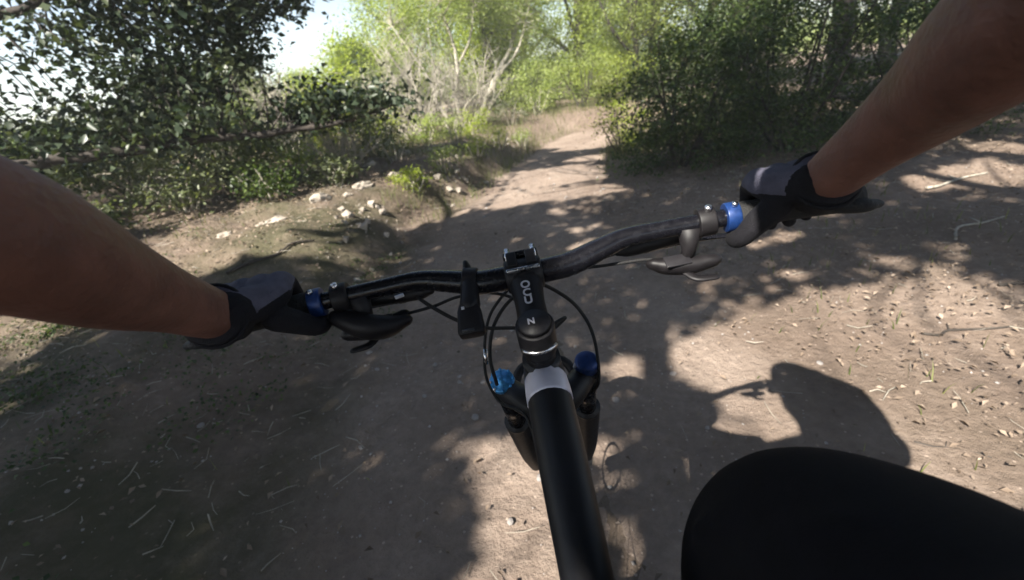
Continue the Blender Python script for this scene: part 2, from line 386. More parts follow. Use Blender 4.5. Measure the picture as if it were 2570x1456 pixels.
# ------------------------------------------------------------------ trees and shrubs
def rot_to(v): return Vector(v).to_track_quat('Z', 'Y').to_matrix()
def plant(name, label, cat, base, limbs, blobs, leaf, bark, size, per=70, sig=.16, group=None, twig=.006, aspect=.5, keep=None, first='trunk', other='branch', up=.35, tw=True, extra=None):
    """limbs: list of (points, radii). blobs: (centre, radii, clumps). Clumps of leaves hang on twigs that reach to the nearest limb."""
    b = np.array([base[0], base[1], H1(base[0], base[1])])
    t = thing(name, b, label, cat, group)
    lp = []
    for i, (pts, rad) in enumerate(limbs):
        pts = np.array(pts, float); q_ = smooth_path(np.column_stack([pts, np.array(rad, float)]), 6)
        jit = rng.normal(0, 1, (len(q_), 3)) * q_[:, 3:4] * .22; jit[0] = 0
        q_[:, :3] += jit
        mb = MB(); tube(mb, q_[:, :3], q_[:, 3], 8 if q_[0, 3] > .02 else 5)
        build(mb, first if i == 0 else other, M[bark], t, b)
        lp.append(q_[len(q_) // 4:, :3])
    lp = np.vstack(lp)
    cs = []
    for c, r, n in blobs:
        d = rng.normal(size=(n, 3)); d /= np.linalg.norm(d, axis=1)[:, None]
        cs.append(np.array(c) + d * np.array(r) * (rng.uniform(.12, 1, (n, 1)) ** .45) * rng.uniform(.8, 1.12, (n, 1)))
    cs = np.vstack(cs)
    cs = cs[cs[:, 2] > height(cs[:, 0], cs[:, 1]) + .04]
    if keep is not None: cs = cs[keep(cs)]
    mb = MB(); C = []; VM = []
    for c in cs:
        j = np.argmin(np.sum((lp - c) ** 2, 1)); a = lp[j]; dv = c - a; ln = np.linalg.norm(dv)
        mid = a + dv * .5 + rng.normal(0, .12, 3) * ln + np.array([0, 0, .08 * ln])
        if tw: tube(mb, smooth_path([a, mid, c], 3), np.linspace(twig * (1 + ln), twig * .4, 7), 3, cap=False)
        k = max(4, int(per * rng.uniform(.5, 1.5)))
        s_ = rng.uniform(.55, 1.35)
        p = c + rng.normal(size=(k, 3)) * np.array([sig, sig, sig * .7]) * s_
        C.append(p); VM.append(np.full(k, np.clip(rng.normal(.45, .17), .1, .9)))
    C = np.vstack(C); VM = np.concatenate(VM)
    ok = C[:, 2] > height(C[:, 0], C[:, 1]) + .01
    if keep is not None: ok &= keep(C)
    C, VM = C[ok], VM[ok]
    if tw and mb.v: tag(build(mb, 'twigs', M[bark], t, b), kind='stuff')
    near = None
    if extra:
        dd = np.linalg.norm(C - (0, 0, 1.27), axis=1); near = np.argsort(dd)[:extra]; m_ = np.ones(len(C), bool); m_[near] = False
        NC = C[near]; C, VM = C[m_], VM[m_]
    me = leaves_mesh('crown', C - b, size, M[leaf], aspect=aspect, vmul=VM, up=up)
    cr_ = tag(link('crown', me, t), kind='stuff')
    if extra:
        lm_ = [leaves_mesh('leaf', np.zeros((1, 3)), size, M[leaf], aspect=aspect, up=up) for _ in range(8)]
        for i_, p_ in enumerate(NC):
            o_ = link('leaf', lm_[i_ % 8], cr_); o_.location = p_ - b; o_.rotation_euler = (rng.uniform(-.6, .6), rng.uniform(-.6, .6), rng.uniform(0, 6.28))
    return t
def shrub(name, label, x, y, r, h, leaf, bark='bark', stems=9, clumps=60, size=.04, per=60, sig=.11, group=None, z0=.12, cat='shrub', aspect=.5, lean=(0, 0)):
    z = H1(x, y); limbs = []
    for i in range(stems):
        a = 2 * math.pi * (i + rng.uniform(-.3, .3)) / stems; rr = r * rng.uniform(.3, .85); hh = h * rng.uniform(.6, .95)
        e = np.array([x + lean[0] + rr * math.cos(a), y + lean[1] + rr * math.sin(a), z + hh])
        s0 = np.array([x + .06 * math.cos(a), y + .06 * math.sin(a), z - .03])
        m1 = s0 * .6 + e * .4 + rng.normal(0, .06, 3) * h; m1[2] = z + hh * .45
        limbs.append(([s0, m1, e], [.012 + .008 * h, .009 + .004 * h, .004]))
    blobs = [((x + lean[0], y + lean[1], z + h * .58), (r, r, h * .48), clumps), ((x, y, z + h * z0 + .1), (r * (1.1 if name == 'dark_bush' else .9), r * .9, h * (.28 if name == 'dark_bush' else .2)), int(clumps * .75) if name == 'dark_bush' else max(2, clumps // 5))]
    return plant(name, label, cat, (x, y), limbs, blobs, leaf, bark, size, per, sig, group, twig=.004, first='stem', other='stem', aspect=aspect)
def twig_bush(name, label, x, y, r, h, bark='bark_pale', n=26, group=None, leaf='leaf_grey', per=18, clumps=30):
    z = H1(x, y); b = np.array([x, y, z]); t = thing(name, b, label, 'shrub', group)
    tips = []
    main = MB(); fine = MB()
    for i in range(n):
        a = rng.uniform(0, 2 * math.pi); rr = r * rng.uniform(.2, 1); hh = h * rng.uniform(.5, 1)
        e = b + (rr * math.cos(a), rr * math.sin(a), hh); s0 = b + (.12 * r * math.cos(a), .12 * r * math.sin(a), -.03)
        m1 = s0 * .55 + e * .45 + rng.normal(0, .09, 3) * h
        p = smooth_path([s0, m1, e], 6); rad = np.linspace(.016, .004, len(p)) * (.6 + h * .4)
        if i < 9:
            mb = MB(); tube(mb, p, rad, 5); build(mb, 'stem', M[bark], t, b)
        else: tube(main, p, rad, 4)
        for k in range(9):
            j = rng.integers(3, len(p)); q0 = p[j]; d = rng.normal(size=3) * .5 + (p[j] - p[j - 1]) / (np.linalg.norm(p[j] - p[j - 1]) + 1e-9) * .7; d[2] += .25
            L_ = h * rng.uniform(.12, .3); q1 = q0 + d * L_ * .5 + rng.normal(0, .02, 3); q2 = q0 + d * L_ + rng.normal(0, .05, 3) * h
            tube(fine, [q0, q1, q2], [.0055, .004, .002], 3, cap=False)
            for _ in range(2):
                e2 = q1 + rng.normal(0, 1, 3) * L_ * .35; tube(fine, [q1, (q1 + e2) / 2 + rng.normal(0, .01, 3), e2], [.0035, .003, .0015], 3, cap=False)
            tips.append(q2)
    tag(build(main, 'side_stems', M[bark], t, b), kind='stuff')
    tag(build(fine, 'twigs', M[bark], t, b), kind='stuff')
    if clumps:
        tips = np.array(tips); c = tips[rng.integers(0, len(tips), clumps)]
        C = (c[:, None, :] + rng.normal(0, .07, (clumps, per, 3))).reshape(-1, 3)
        tag(link('crown', leaves_mesh('crown', C - b, .035, M[leaf]), t), kind='stuff')
    return t

# where the sun comes through the canopy (ground spots, metres)
LIT = [
 [(.80, 1.20), (.70, 1.5), (.62, 1.7), (.9, 1.84), (1.19, 2.01), (1.73, 2.05), (2.28, 2.01), (2.54, 1.83), (1.6, .74), (1.05, .70), (.89, .86), (.84, .98)],
 [(.36, 1.55), (.5, 1.75), (.66, 1.62), (.52, 1.42)],
 [(-4.5, 3.7), (-3.1, 3.1), (-2.35, 2.72), (-2.4, 2.31), (-2.6, 2.1), (-2.95, 1.98), (-4.4, 2.1)],
 [(-2.42, 1.74), (-2.38, 1.86), (-2.10, 1.87), (-2.13, 1.72)], [(-2.44, 2.06), (-2.36, 2.28), (-2.27, 2.14)],
 [(-.32, 1.25), (-.17, 1.29), (-.02, 1.22), (.02, 1.0), (.06, .6), (-.3, .6), (-.26, .93)],
 [(.17, .84), (.32, .82), (.30, .5), (.15, .5)],
 [(-.24, 4.64), (.25, 6.24), (1.51, 10.3), (2.54, 9.76), (1.15, 4.74)],
 [(-2.6, 3.4), (-2.0, 4.5), (-1.4, 5.1), (-1.25, 7.45), (-.6, 6.91), (-.7, 4.7), (-1.45, 3.5), (-2.0, 3.1)],
 [(-3.4, 6.0), (-3.2, 7.2), (-1.3, 7.4), (-1.6, 5.6), (-2.4, 5.1)], [(-5.5, 4.4), (-4.2, 4.2), (-3.9, 3.8), (-5.2, 3.6)], [(-2.9, 4.2), (-2.5, 4.6), (-2.2, 4.3), (-2.6, 3.95)],
 [(-4.52, 5.53), (-4.57, 6.64), (-3.65, 5.8), (-2.97, 4.88), (-3.63, 4.64)],
 [(-.74, 4.44), (-.7, 6.91), (.18, 8.56), (.27, 6.52), (-.24, 4.81)],
 [(3.37, 3.6), (4.28, 3.7), (4.21, 3.2), (3.93, 3.0), (3.32, 3.2)],
]
def inside(px, py, poly):
    c = np.zeros(px.shape, bool); n = len(poly); j = n - 1
    for i in range(n):
        xi, yi = poly[i]; xj, yj = poly[j]
        hit = ((yi > py) != (yj > py)) & (px < (xj - xi) * (py - yi) / (yj - yi + 1e-12) + xi)
        c ^= hit; j = i
    return c
def lit(p):
    k = p[:, 2] / SUN[2]; gx_ = p[:, 0] - SUN[0] * k; gy_ = p[:, 1] - SUN[1] * k
    jx = .22 * fbm(gx_, gy_, 3.0, 3, 51); jy = .22 * fbm(gx_, gy_, 3.0, 3, 61)
    r = np.zeros(len(p), bool)
    for poly in LIT: r |= inside(gx_ + jx, gy_ + jy, poly)
    hole = fbm(gx_, gy_, 1.7, 3, 131)
    r |= hole > np.where((gx_ < -1.1) & (gy_ > 2.6), .02, np.where((gx_ > 1.6) & (gy_ > 4.3), .33, np.where(gx_ > 2.2, .11, np.where(gx_ < -.35, .36, .235))))
    band = (gy_ > 5.0) & (gy_ < 9.8) & (np.abs(gx_ - tr_x(gy_)) < 1.0) & (fbm(gx_ * .5, gy_ * 1.9, 1.0, 3, 201) > .05)   # boughs across the far trail
    r &= ~band
    return r, gx_, gy_, band
def canopy_keep(p):
    r, gx_, gy_, band = lit(p)
    return ~r & ((gy_ < 7.0 + .8 * np.sin(gx_ * 1.7)) | band)

# overhead oaks behind the rider; their shade covers the near trail
def canopy_blobs(x0, x1, y0, y1, n):
    """clump centres spread evenly over the ground area that they shade"""
    out = []
    for _ in range(n):
        g = np.array([rng.uniform(x0, x1), rng.uniform(y0, y1), 0]); h = rng.uniform(4.3, 6.6)
        out.append((g + SUN * h / SUN[2], (.12, .12, .1), 1))
    return out
for nm, lb, base, area, n, hub in (
    ('oak_tree', 'tall oak behind the rider whose canopy shades the left bank', (-6.6, -2.6), (-6.5, -1.6, -2.5, 7.2), 1150, [(-8, -2, 5.2), (-5.5, 1.2, 5.4), (-7.6, 1.5, 5.6), (-5, -3.8, 5)]),
    ('oak_tree', 'tall oak behind the rider whose canopy shades the trail', (-2.6, -4.6), (-2.0, 2.2, -2.5, 9.4), 1200, [(-4, -2, 5.2), (-2, .8, 5.5), (-4.4, 1.5, 5.6), (-.5, -2.8, 5)]),
    ('oak_tree', 'tall oak behind the rider whose canopy shades the bushes beside the trail', (2.4, -4.4), (1.6, 6.5, -2.5, 7.2), 1100, [(-1, -2, 5.2), (1.5, 1.6, 5.4), (3, -1.5, 5.6), (-.2, 2.2, 5)])):
    z = H1(*base); b3 = np.array([*base, z]); limbs = [([b3 - (0, 0, .1), b3 + (.1, .1, 1.6), b3 + (-.1, .2, 3.2), b3 + (0, .3, 5.0)], [.22, .17, .13, .06])]
    for hb in hub: limbs.append(([b3 + (-.05, .2, 2.6), (b3 + np.array(hb)) / 2 + (0, 0, 1.6), np.array(hb)], [.1, .07, .03]))
    plant(nm, lb, 'tree', base, limbs, canopy_blobs(*area, n), 'leaf_oak', 'bark', .11, per=62, sig=.26, group='oaks behind the rider', keep=canopy_keep, aspect=.6, up=.8, twig=.005)

# dark oak reaching in from the left, one long low branch
plant('oak_tree', 'dark spreading oak with one long low branch over the bank', 'tree', (-5.3, 3.1), [
    ([(-5.3, 3.1, 0), (-5.2, 3.2, .7), (-5.25, 3.4, 1.8), (-5.0, 3.7, 3.6)], [.17, .14, .12, .07]),
    ([(-5.2, 3.2, .8), (-4.5, 3.6, 1.12), (-3.53, 3.93, 1.11), (-2.64, 4.36, 1.09), (-1.57, 4.79, 1.05), (-.95, 5.16, 1.14)], [.07, .055, .046, .038, .026, .008]),
    ([(-5.2, 3.3, 1.5), (-4.4, 4.1, 2.0), (-3.3, 4.6, 2.35), (-2.6, 5.0, 2.6)], [.06, .045, .03, .012]),
    ([(-5.1, 3.5, 2.2), (-4.2, 4.0, 2.8), (-3.0, 4.3, 3.1)], [.05, .035, .014]),
    ], [((-4.0, 4.3, 1.8), (1.2, .8, .62), 56), ((-3.0, 4.7, 2.2), (.75, .5, .45), 46), ((-2.75, 4.7, 1.6), (.6, .4, .28), 46), ((-1.5, 4.95, 1.2), (.8, .3, .15), 50),
        ((-3.2, 4.2, 1.2), (1.0, .4, .18), 40), ((-4.6, 4.1, 1.3), (.8, .6, .4), 30), ((-3.6, 4.4, 2.9), (1.4, .8, .5), 70), ((-2.2, 5.2, 2.5), (.9, .5, .3), 44), ((-1.7, 5.4, 2.45), (.5, .3, .16), 14), ((-2.4, 5.0, 2.0), (.4, .3, .4), 40), ((-2.05, 5.2, 2.25), (.4, .3, .25), 24)],
    'leaf_oak', 'bark', .075, per=36, sig=.135, aspect=.62, extra=300)

# left bank shrubs
shrub('bank_shrub', 'grey green shrub low on the bank under the oak branch', -4.3, 5.5, 1.0, .95, 'leaf_grey', clumps=85, size=.055, per=60, sig=.13)
shrub('bank_shrub', 'loose grey green shrub between the low branch and the trail', -3.0, 5.3, .75, .75, 'leaf_grey', clumps=60, size=.05, per=55, sig=.12)
shrub('bank_shrub', 'dark leafy shrub standing behind the low oak branch', -4.6, 7.6, 1.2, 1.1, 'leaf_right', clumps=110, size=.05, per=60, sig=.14)
shrub('bank_shrub', 'olive shrub beside the yellow bush on the bank', -3.5, 8.0, .9, 1.3, 'leaf_grey', clumps=80, size=.05, per=60, sig=.13)
shrub('yellow_bush', 'sunlit yellow green bush on the bank', -2.35, 7.2, .62, 1.15, 'leaf_yellow', 'bark_pale', clumps=80, size=.045, per=55, sig=.10)
shrub('bank_shrub', 'small sunlit olive shrub at the trail edge of the bank', -1.6, 6.4, .45, .55, 'leaf_grey', 'bark_pale', clumps=36, size=.04, per=45, sig=.09)
twig_bush('bare_bush', 'pale bare stemmed bush beside the yellow bush', -2.75, 6.7, .5, 1.2, n=18, clumps=14)
twig_bush('bare_bush', 'grey twiggy bush at the foot of the forked tree', -1.5, 9.6, 1.0, 1.7, n=40, clumps=50, leaf='leaf_pale')
twig_bush('bare_bush', 'grey twiggy bush in front of the forked tree', -.35, 10.2, .9, 1.5, n=34, clumps=40)
twig_bush('bare_bush', 'low grey brush on the sunlit bank', -1.75, 5.5, .5, .55, n=18, clumps=12)

# forked small tree in the centre
plant('forked_tree', 'slender forked tree with pale stems rising beside the trail', 'tree', (-.55, 11.7), [
    ([(-.55, 11.7, -.05), (-.15, 12.1, .55), (.35, 12.7, 1.25), (.85, 13.3, 1.9), (1.3, 13.9, 2.9), (1.5, 14.3, 4.4)], [.10, .085, .07, .055, .045, .02]),
    ([(-.6, 11.7, 0), (-.7, 11.8, .8), (-.55, 12, 1.8), (-.8, 12.2, 3.2)], [.06, .05, .04, .015]),
    ([(-.6, 11.7, 0), (-1.1, 11.6, .7), (-1.3, 11.7, 1.5), (-1.9, 11.9, 2.6)], [.05, .04, .03, .012]),
    ([(.35, 12.7, 1.25), (1.0, 12.8, 1.8), (1.4, 12.9, 2.7)], [.04, .03, .012]),
    ([(-.55, 12, 1.6), (-.1, 12.2, 2.3), (.1, 12.4, 3.3)], [.03, .025, .01]),
    ], [((-.9, 12.1, 3.0), (1.3, 1.0, .9), 130), ((.6, 13.2, 3.1), (1.3, 1.0, .9), 130), ((-1.9, 11.9, 2.0), (.7, .6, .6), 60), ((1.5, 13.2, 2.2), (.7, .6, .6), 50), ((0, 12.6, 4.4), (1.6, 1.3, .8), 80)],
    'leaf_pale', 'bark_pale', .055, per=60, sig=.16)

for k_, (x_, y_, r_s, h_s, lf) in enumerate([(-.95, 5.0, .2, .22, 'leaf_yellow'), (-.62, 5.7, .24, .28, 'leaf_pale'), (-.25, 6.6, .22, .26, 'leaf_yellow'), (.1, 7.4, .25, .3, 'leaf_yellow'), (-1.25, 5.9, .26, .3, 'leaf_grey'), (.55, 8.3, .25, .32, 'leaf_pale'), (-.55, 7.3, .28, .36, 'leaf_pale')]):
    shrub('verge_plant', ['yellow green plant first along the trail edge', 'pale plant second along the trail edge', 'small yellow plant halfway along the verge', 'bushy yellow plant past the halfway plant', 'grey plant behind the first verge plants', 'pale plant at the far end of the verge', 'taller pale plant set back from the verge'][k_], x_, y_, r_s, h_s, lf, 'bark_pale', stems=5, clumps=16, size=.03, per=34, sig=.05, group='low plants along the trail edge', cat='plant')
k_ = 0
for (x_, y_, r_s, h_s, lf, lb) in [(-2.2, 4.4, .3, .3, 'leaf_right', 'low dark leafy plant at the foot of the left bank'), (-2.9, 4.2, .36, .4, 'leaf_grey', 'low grey plant under the tip of the oak branch'), (-3.6, 4.7, .4, .45, 'leaf_grey', 'spreading grey plant under the middle of the oak branch'), (-1.75, 4.9, .28, .28, 'leaf_grey', 'small grey plant on the crest of the bank'), (-2.5, 5.9, .4, .5, 'leaf_pale', 'pale plant in front of the bare stemmed bush'),
        (-4.2, 3.9, .4, .4, 'leaf_right', 'low dark plant beside the left forearm'), (-3.2, 3.5, .3, .26, 'leaf_grey', 'flat grey plant near the left glove'), (-1.1, 7.9, .4, .45, 'leaf_pale', 'pale plant between the twiggy bush and the trail'), (-.3, 8.9, .45, .5, 'leaf_yellow', 'yellow green plant at the bend of the verge'), (.5, 10.0, .5, .55, 'leaf_grey', 'grey plant at the far verge of the trail'), (1.2, 11.3, .5, .6, 'leaf_pale', 'pale plant beside the far trail'), (-1.9, 8.3, .45, .55, 'leaf_yellow', 'yellow plant beside the twiggy bush')]:
    shrub('bank_plant', lb, x_, y_, r_s, h_s, lf, 'bark_pale', stems=6, clumps=26, size=.045, per=34, sig=.075, cat='plant')
rock_lb = ['pale rock at the lower end of the left bank', 'flat pale rock on the left bank by the glove', 'pale broken rock halfway up the bank edge', 'small pale rock beside the halfway rock', 'long pale rock on the crest of the bank', 'pale rounded rock by the first verge plant', 'pale rock under the low grey brush', 'pale flat slab at the top of the bank', 'small pale rock by the far verge', 'pale rock below the bare stemmed bush']
for k_, (x_, y_, sz) in enumerate([(-1.95, 3.75, .10), (-2.25, 3.5, .08), (-1.7, 4.25, .11), (-1.5, 4.45, .06), (-1.45, 4.8, .12), (-1.2, 5.25, .09), (-1.55, 5.7, .12), (-1.25, 6.5, .14), (-.95, 6.9, .08), (-2.0, 6.1, .12)]):
    mb = MB(); ellipsoid(mb, (0, 0, 0), (1, .62, .42), 12, 7); v_ = np.array(mb.v); n_ = fbm(v_[:, 0] * 1.7 + k_ * 7, v_[:, 1] * 1.7 + v_[:, 2] * 2.3, 1.2, 3, k_)
    mb.v = (v_ * (1 + 1.5 * n_[:, None]) * sz).tolist(); o = build(mb, 'rock', M['rock'], smooth=False, bevel=.006)
    o.location = (x_, y_, H1(x_, y_) - .02 * sz); o.rotation_euler = (rng.uniform(-.2, .2), rng.uniform(-.2, .2), rng.uniform(0, 6)); tag(o, rock_lb[k_], 'rock')
# right side
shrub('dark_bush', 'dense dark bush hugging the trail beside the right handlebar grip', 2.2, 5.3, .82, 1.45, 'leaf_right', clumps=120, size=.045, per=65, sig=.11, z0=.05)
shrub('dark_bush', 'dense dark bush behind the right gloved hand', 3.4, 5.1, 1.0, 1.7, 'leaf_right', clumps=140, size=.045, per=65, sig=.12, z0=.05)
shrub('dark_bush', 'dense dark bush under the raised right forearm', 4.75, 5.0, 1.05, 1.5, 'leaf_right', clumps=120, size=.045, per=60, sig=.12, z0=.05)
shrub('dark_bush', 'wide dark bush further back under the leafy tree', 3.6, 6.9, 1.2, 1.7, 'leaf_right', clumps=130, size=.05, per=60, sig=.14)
shrub('trail_bush', 'small sunlit bush at the bend of the trail', 1.98, 6.9, .42, .7, 'leaf_yellow', clumps=40, size=.035, per=50, sig=.08)
shrub('trail_bush', 'rounded olive bush where the trail bends out of sight', 2.3, 11.4, .8, 1.3, 'leaf_pale', clumps=70, size=.045, per=50, sig=.11)
for (x, y, hh, lb) in ((4.6, 8.0, 4.6, 'leafy tree standing over the dark bushes'), (6.9, 7.4, 4.8, 'leafy tree standing behind the raised right forearm'), (3.9, 12.4, 5.0, 'slim leafy tree just past the bend of the trail')):
    z = H1(x, y)
    plant('leafy_tree', lb, 'tree', (x, y), [
        ([(x, y, z - .05), (x + .05, y, z + 1.2), (x - .1, y + .1, z + 2.4), (x, y + .1, z + hh)], [.09, .075, .06, .02]),
        ([(x, y, z + 1.0), (x - .6, y - .3, z + 1.6), (x - 1.0, y - .4, z + 2.4)], [.04, .03, .012]),
        ([(x, y, z + 1.3), (x + .7, y - .2, z + 1.9), (x + 1.2, y - .3, z + 2.6)], [.04, .03, .012]),
        ([(x, y, z + 1.6), (x - .2, y - .8, z + 2.1), (x - .3, y - 1.1, z + 2.9)], [.035, .025, .01])],
        [((x, y, z + 2.1), (1.45, 1.2, .9), 150), ((x - .3, y - .2, z + 3.4), (1.5, 1.2, .9), 120)], 'leaf_right' if x > 4 else 'leaf_pale', 'bark', .055, per=60, sig=.17, group='leafy trees right of the trail')
for (x, y, lb, bl) in ((6.2, 3.2, 'tall broad oak added on the right to dim the sky over the trail', [((4.2, 4.4, 6.0), (2.6, 2.4, 1.0), 330), ((6.6, 2.6, 6.4), (2.4, 2.2, 1.2), 260)]),
                       (7.2, 9.6, 'tall broad oak added further along on the right to dim the sky', [((5.4, 9.2, 6.2), (2.8, 2.4, 1.3), 300), ((8, 9.6, 6.0), (2.2, 2.2, 1.5), 220)])):
    z = H1(x, y)  # oaks added with crowns above the view, to hold back skylight
    plant('oak_tree', lb, 'tree', (x, y), [([(x, y, z - .1), (x - .1, y, z + 2), (x + .1, y + .1, z + 4), (x, y + .2, z + 6.5)], [.22, .18, .14, .05]),
        ([(x, y, z + 3), (x - 1.2, y + .5, z + 4.8), (x - 3, y + .8, z + 5.8)], [.1, .07, .03]), ([(x, y, z + 3.2), (x + 1.2, y - .5, z + 4.8), (x + 2, y - 1, z + 6)], [.1, .07, .03]), ([(x, y, z + 3.4), (x - .4, y + 1.4, z + 5.0), (x - 1, y + 2, z + 6)], [.09, .06, .03])],
        bl, 'leaf_oak', 'bark', .11, per=55, sig=.26, aspect=.6, up=.8)
# narrow pale tree
z = H1(3.9, 17.5)
plant('narrow_tree', 'narrow pale green tree rising beyond the bend of the trail', 'tree', (3.9, 17.5), [([(3.9, 17.5, z), (3.9, 17.5, z + 2), (3.95, 17.5, z + 6.5)], [.1, .08, .03])],
      [((3.9, 17.5, z + 1.6 + k * .75), (.5 - .03 * k, .5 - .03 * k, .55), 34) for k in range(8)], 'leaf_yellow', 'bark', .07, per=60, sig=.15)
# trees further back
back = [(-13, 12, 2.2, 'leaf_right', 'dark round tree far behind the oak'), (-9.5, 15, 2.4, 'leaf_grey', 'grey green tree far behind the oak branch'), (-3.6, 14.5, 2.4, 'leaf_yellow', 'small bright yellow green tree left of the forked tree'),(3.0, 15, 5.5, 'leaf_yellow', 'bright leafy tree right behind the forked tree'),
        (-2.4, 17, 4.6, 'leaf_yellow', 'bright yellow green tree behind the forked tree'), (.8, 19, 6.4, 'leaf_pale', 'pale green tree behind the forked tree'), (2.2, 25, 7, 'leaf_pale', 'hazy pale tree far behind the narrow tree'),
        (-1.6, 27, 6.5, 'leaf_yellow', 'hazy yellow green tree far behind the forked tree'), (7, 15, 6, 'leaf_pale', 'pale leafy tree beyond the dark bushes'), (11, 13, 6.5, 'leaf_right', 'dark leafy tree far behind the raised right forearm'),
        (6.5, 22, 7, 'leaf_yellow', 'yellow green tree far past the bend'), (12, 22, 8, 'leaf_pale', 'tall pale tree far past the dark bushes'), (-6.2, 12.5, 2.2, 'leaf_grey', 'low grey green tree behind the yellow bush'),
        (-5.0, 23, 3.0, 'leaf_pale', 'low pale tree far beyond the yellow bush'), (-9.5, 26, 2.6, 'leaf_pale', 'pale tree far beyond the oak branch'), (-14, 24, 2.8, 'leaf_grey', 'grey green tree far beyond the oak crown'), (.2, 15.2, 5.0, 'leaf_yellow', 'bright yellow tree close behind the forked tree'), (4.6, 13.2, 5.2, 'leaf_yellow', 'bright leafy tree at the bend behind the slim tree')]
for i, (x, y, hh, lf, lb) in enumerate(back):
    z = H1(x, y); rw = hh * .32
    limbs = [([(x, y, z - .1), (x + .1, y, z + hh * .35), (x, y + .1, z + hh * .9)], [.035 * hh, .025 * hh, .02])]
    for k in range(5):
        a = k * 1.26 + i; limbs.append(([(x, y, z + hh * (.2 + .07 * k)), (x + rw * .5 * math.cos(a), y + rw * .5 * math.sin(a), z + hh * (.34 + .08 * k)), (x + rw * .9 * math.cos(a), y + rw * .9 * math.sin(a), z + hh * (.42 + .1 * k))], [.012 * hh, .009 * hh, .01]))
    plant('background_tree', lb, 'tree', (x, y), limbs, [((x, y, z + hh * .6), (rw, rw, hh * .4), 190), ((x, y, z + hh * .25), (rw * .8, rw * .8, hh * .18), 60)], lf, 'bark', .09, per=55, sig=.2 + .012 * hh)
for i, (x, y, r, h, lf, lb) in enumerate([(.9, 13.6, .9, .9, 'leaf_right', 'dark low bush behind the forked tree trunk'), (1.2, 12.2, .9, 1.1, 'leaf_pale', 'pale green bush facing the far end of the trail'), (3.3, 12.6, .9, 1.1, 'leaf_yellow', 'yellow green bush beyond the bend of the trail'), (-2.8, 11.5, 1.0, 1.3, 'leaf_grey', 'grey green bush behind the twiggy bush'),
        (-4.6, 10.5, 1.2, 1.2, 'leaf_pale', 'pale olive bush in the clearing'), (6.4, 13.5, 1.2, 1.6, 'leaf_right', 'dark bush under the slim leafy tree'), (-8, 9, 1.5, 1.1, 'leaf_right', 'big dark bush at the back of the bank'), (1.2, 17, 1.3, 1.3, 'leaf_pale', 'pale bush in front of the far trees'), (-5, 18, 1.6, 1.3, 'leaf_pale', 'pale wide bush in the far clearing'), (6.6, 5.2, 1.0, 1.1, 'leaf_right', 'dark bush at the end of the row of dense bushes'), (-6.6, 6.2, 1.2, .9, 'leaf_right', 'dark bush next to the oak trunk')]):
    shrub('background_bush', lb, x, y, r, h, lf, clumps=90, size=.055, per=55, sig=.15)

# far wooded slope beyond the clearing
hx = np.linspace(-145, 145, 90); hy = np.linspace(60, 140, 24)
HX, HY = np.meshgrid(hx, hy); HZ = np.clip((HY - 60) / 80, 0, 1) * 5 + 3 * fbm(HX, HY, .05, 5, 71) * np.clip((HY - 60) / 40, 0, 1) - .3
idx = np.arange(HX.size).reshape(HX.shape); q = np.stack([idx[:-1, :-1], idx[:-1, 1:], idx[1:, 1:], idx[1:, :-1]], -1).reshape(-1, 4)
hm = bpy.data.meshes.new('hillside'); hm.from_pydata(np.stack([HX, HY, HZ], -1).reshape(-1, 3).tolist(), [], q.tolist())
hm.materials.append(mat('hillside scrub', (.12, .14, .08), .95, noise=.4, scale=.15)); hm.polygons.foreach_set('use_smooth', [True] * len(hm.polygons))
tag(link('hillside', hm), kind='structure')
# scrub beyond the clearing that reads as one mass
sc_ = np.column_stack([rng.uniform(-60, 60, 2600), rng.uniform(24, 75, 2600)]); sc_ = sc_[np.abs(sc_[:, 0]) < sc_[:, 1] * 1.15]
sh_ = 1.1 + 2.2 * np.clip(fbm(sc_[:, 0], sc_[:, 1], .12, 3, 77) + .3, 0, 1); pp = []
for (x_, y_), h_ in zip(sc_, sh_):
    k_ = 40; pp.append(np.array([x_, y_, 0]) + np.column_stack([rng.normal(0, .8, k_), rng.normal(0, .8, k_), np.abs(rng.normal(.45, .35, k_)) * h_]))
tag(link('far_scrub', leaves_mesh('far_scrub', np.vstack(pp), .28, M['leaf_pale'], aspect=.6)), 'pale distant scrub beyond the clearing', 'scrub', kind='stuff')

# ------------------------------------------------------------------ ground cover
def scatter(n, x0, x1, y0, y1, dens):
    p = np.column_stack([rng.uniform(x0, x1, n), rng.uniform(y0, y1, n)])
    return p[rng.uniform(0, 1, n) < dens(p[:, 0], p[:, 1])]
off_trail = lambda x, y: sstep(.6, 1.5, np.abs(x - tr_x(y)) / tr_w(y))
lit_p = scatter(130000, -7, 7, -.5, 11, lambda x, y: (.14 + .86 * off_trail(x, y)) * np.clip(.45 + 1.3 * fbm(x, y, .9, 3, 81), .05, 1))
lz = height(lit_p[:, 0], lit_p[:, 1]) + .014 + rng.uniform(0, .015, len(lit_p))
me = leaves_mesh('leaf_litter', np.column_stack([lit_p, lz]), rng.uniform(.011, .033, len(lit_p)), M['litter'], up=1.6, aspect=.5, fold=.2)
tag(link('leaf_litter', me), 'dry brown leaf litter strewn over the banks beside the trail', 'leaf litter', kind='stuff')
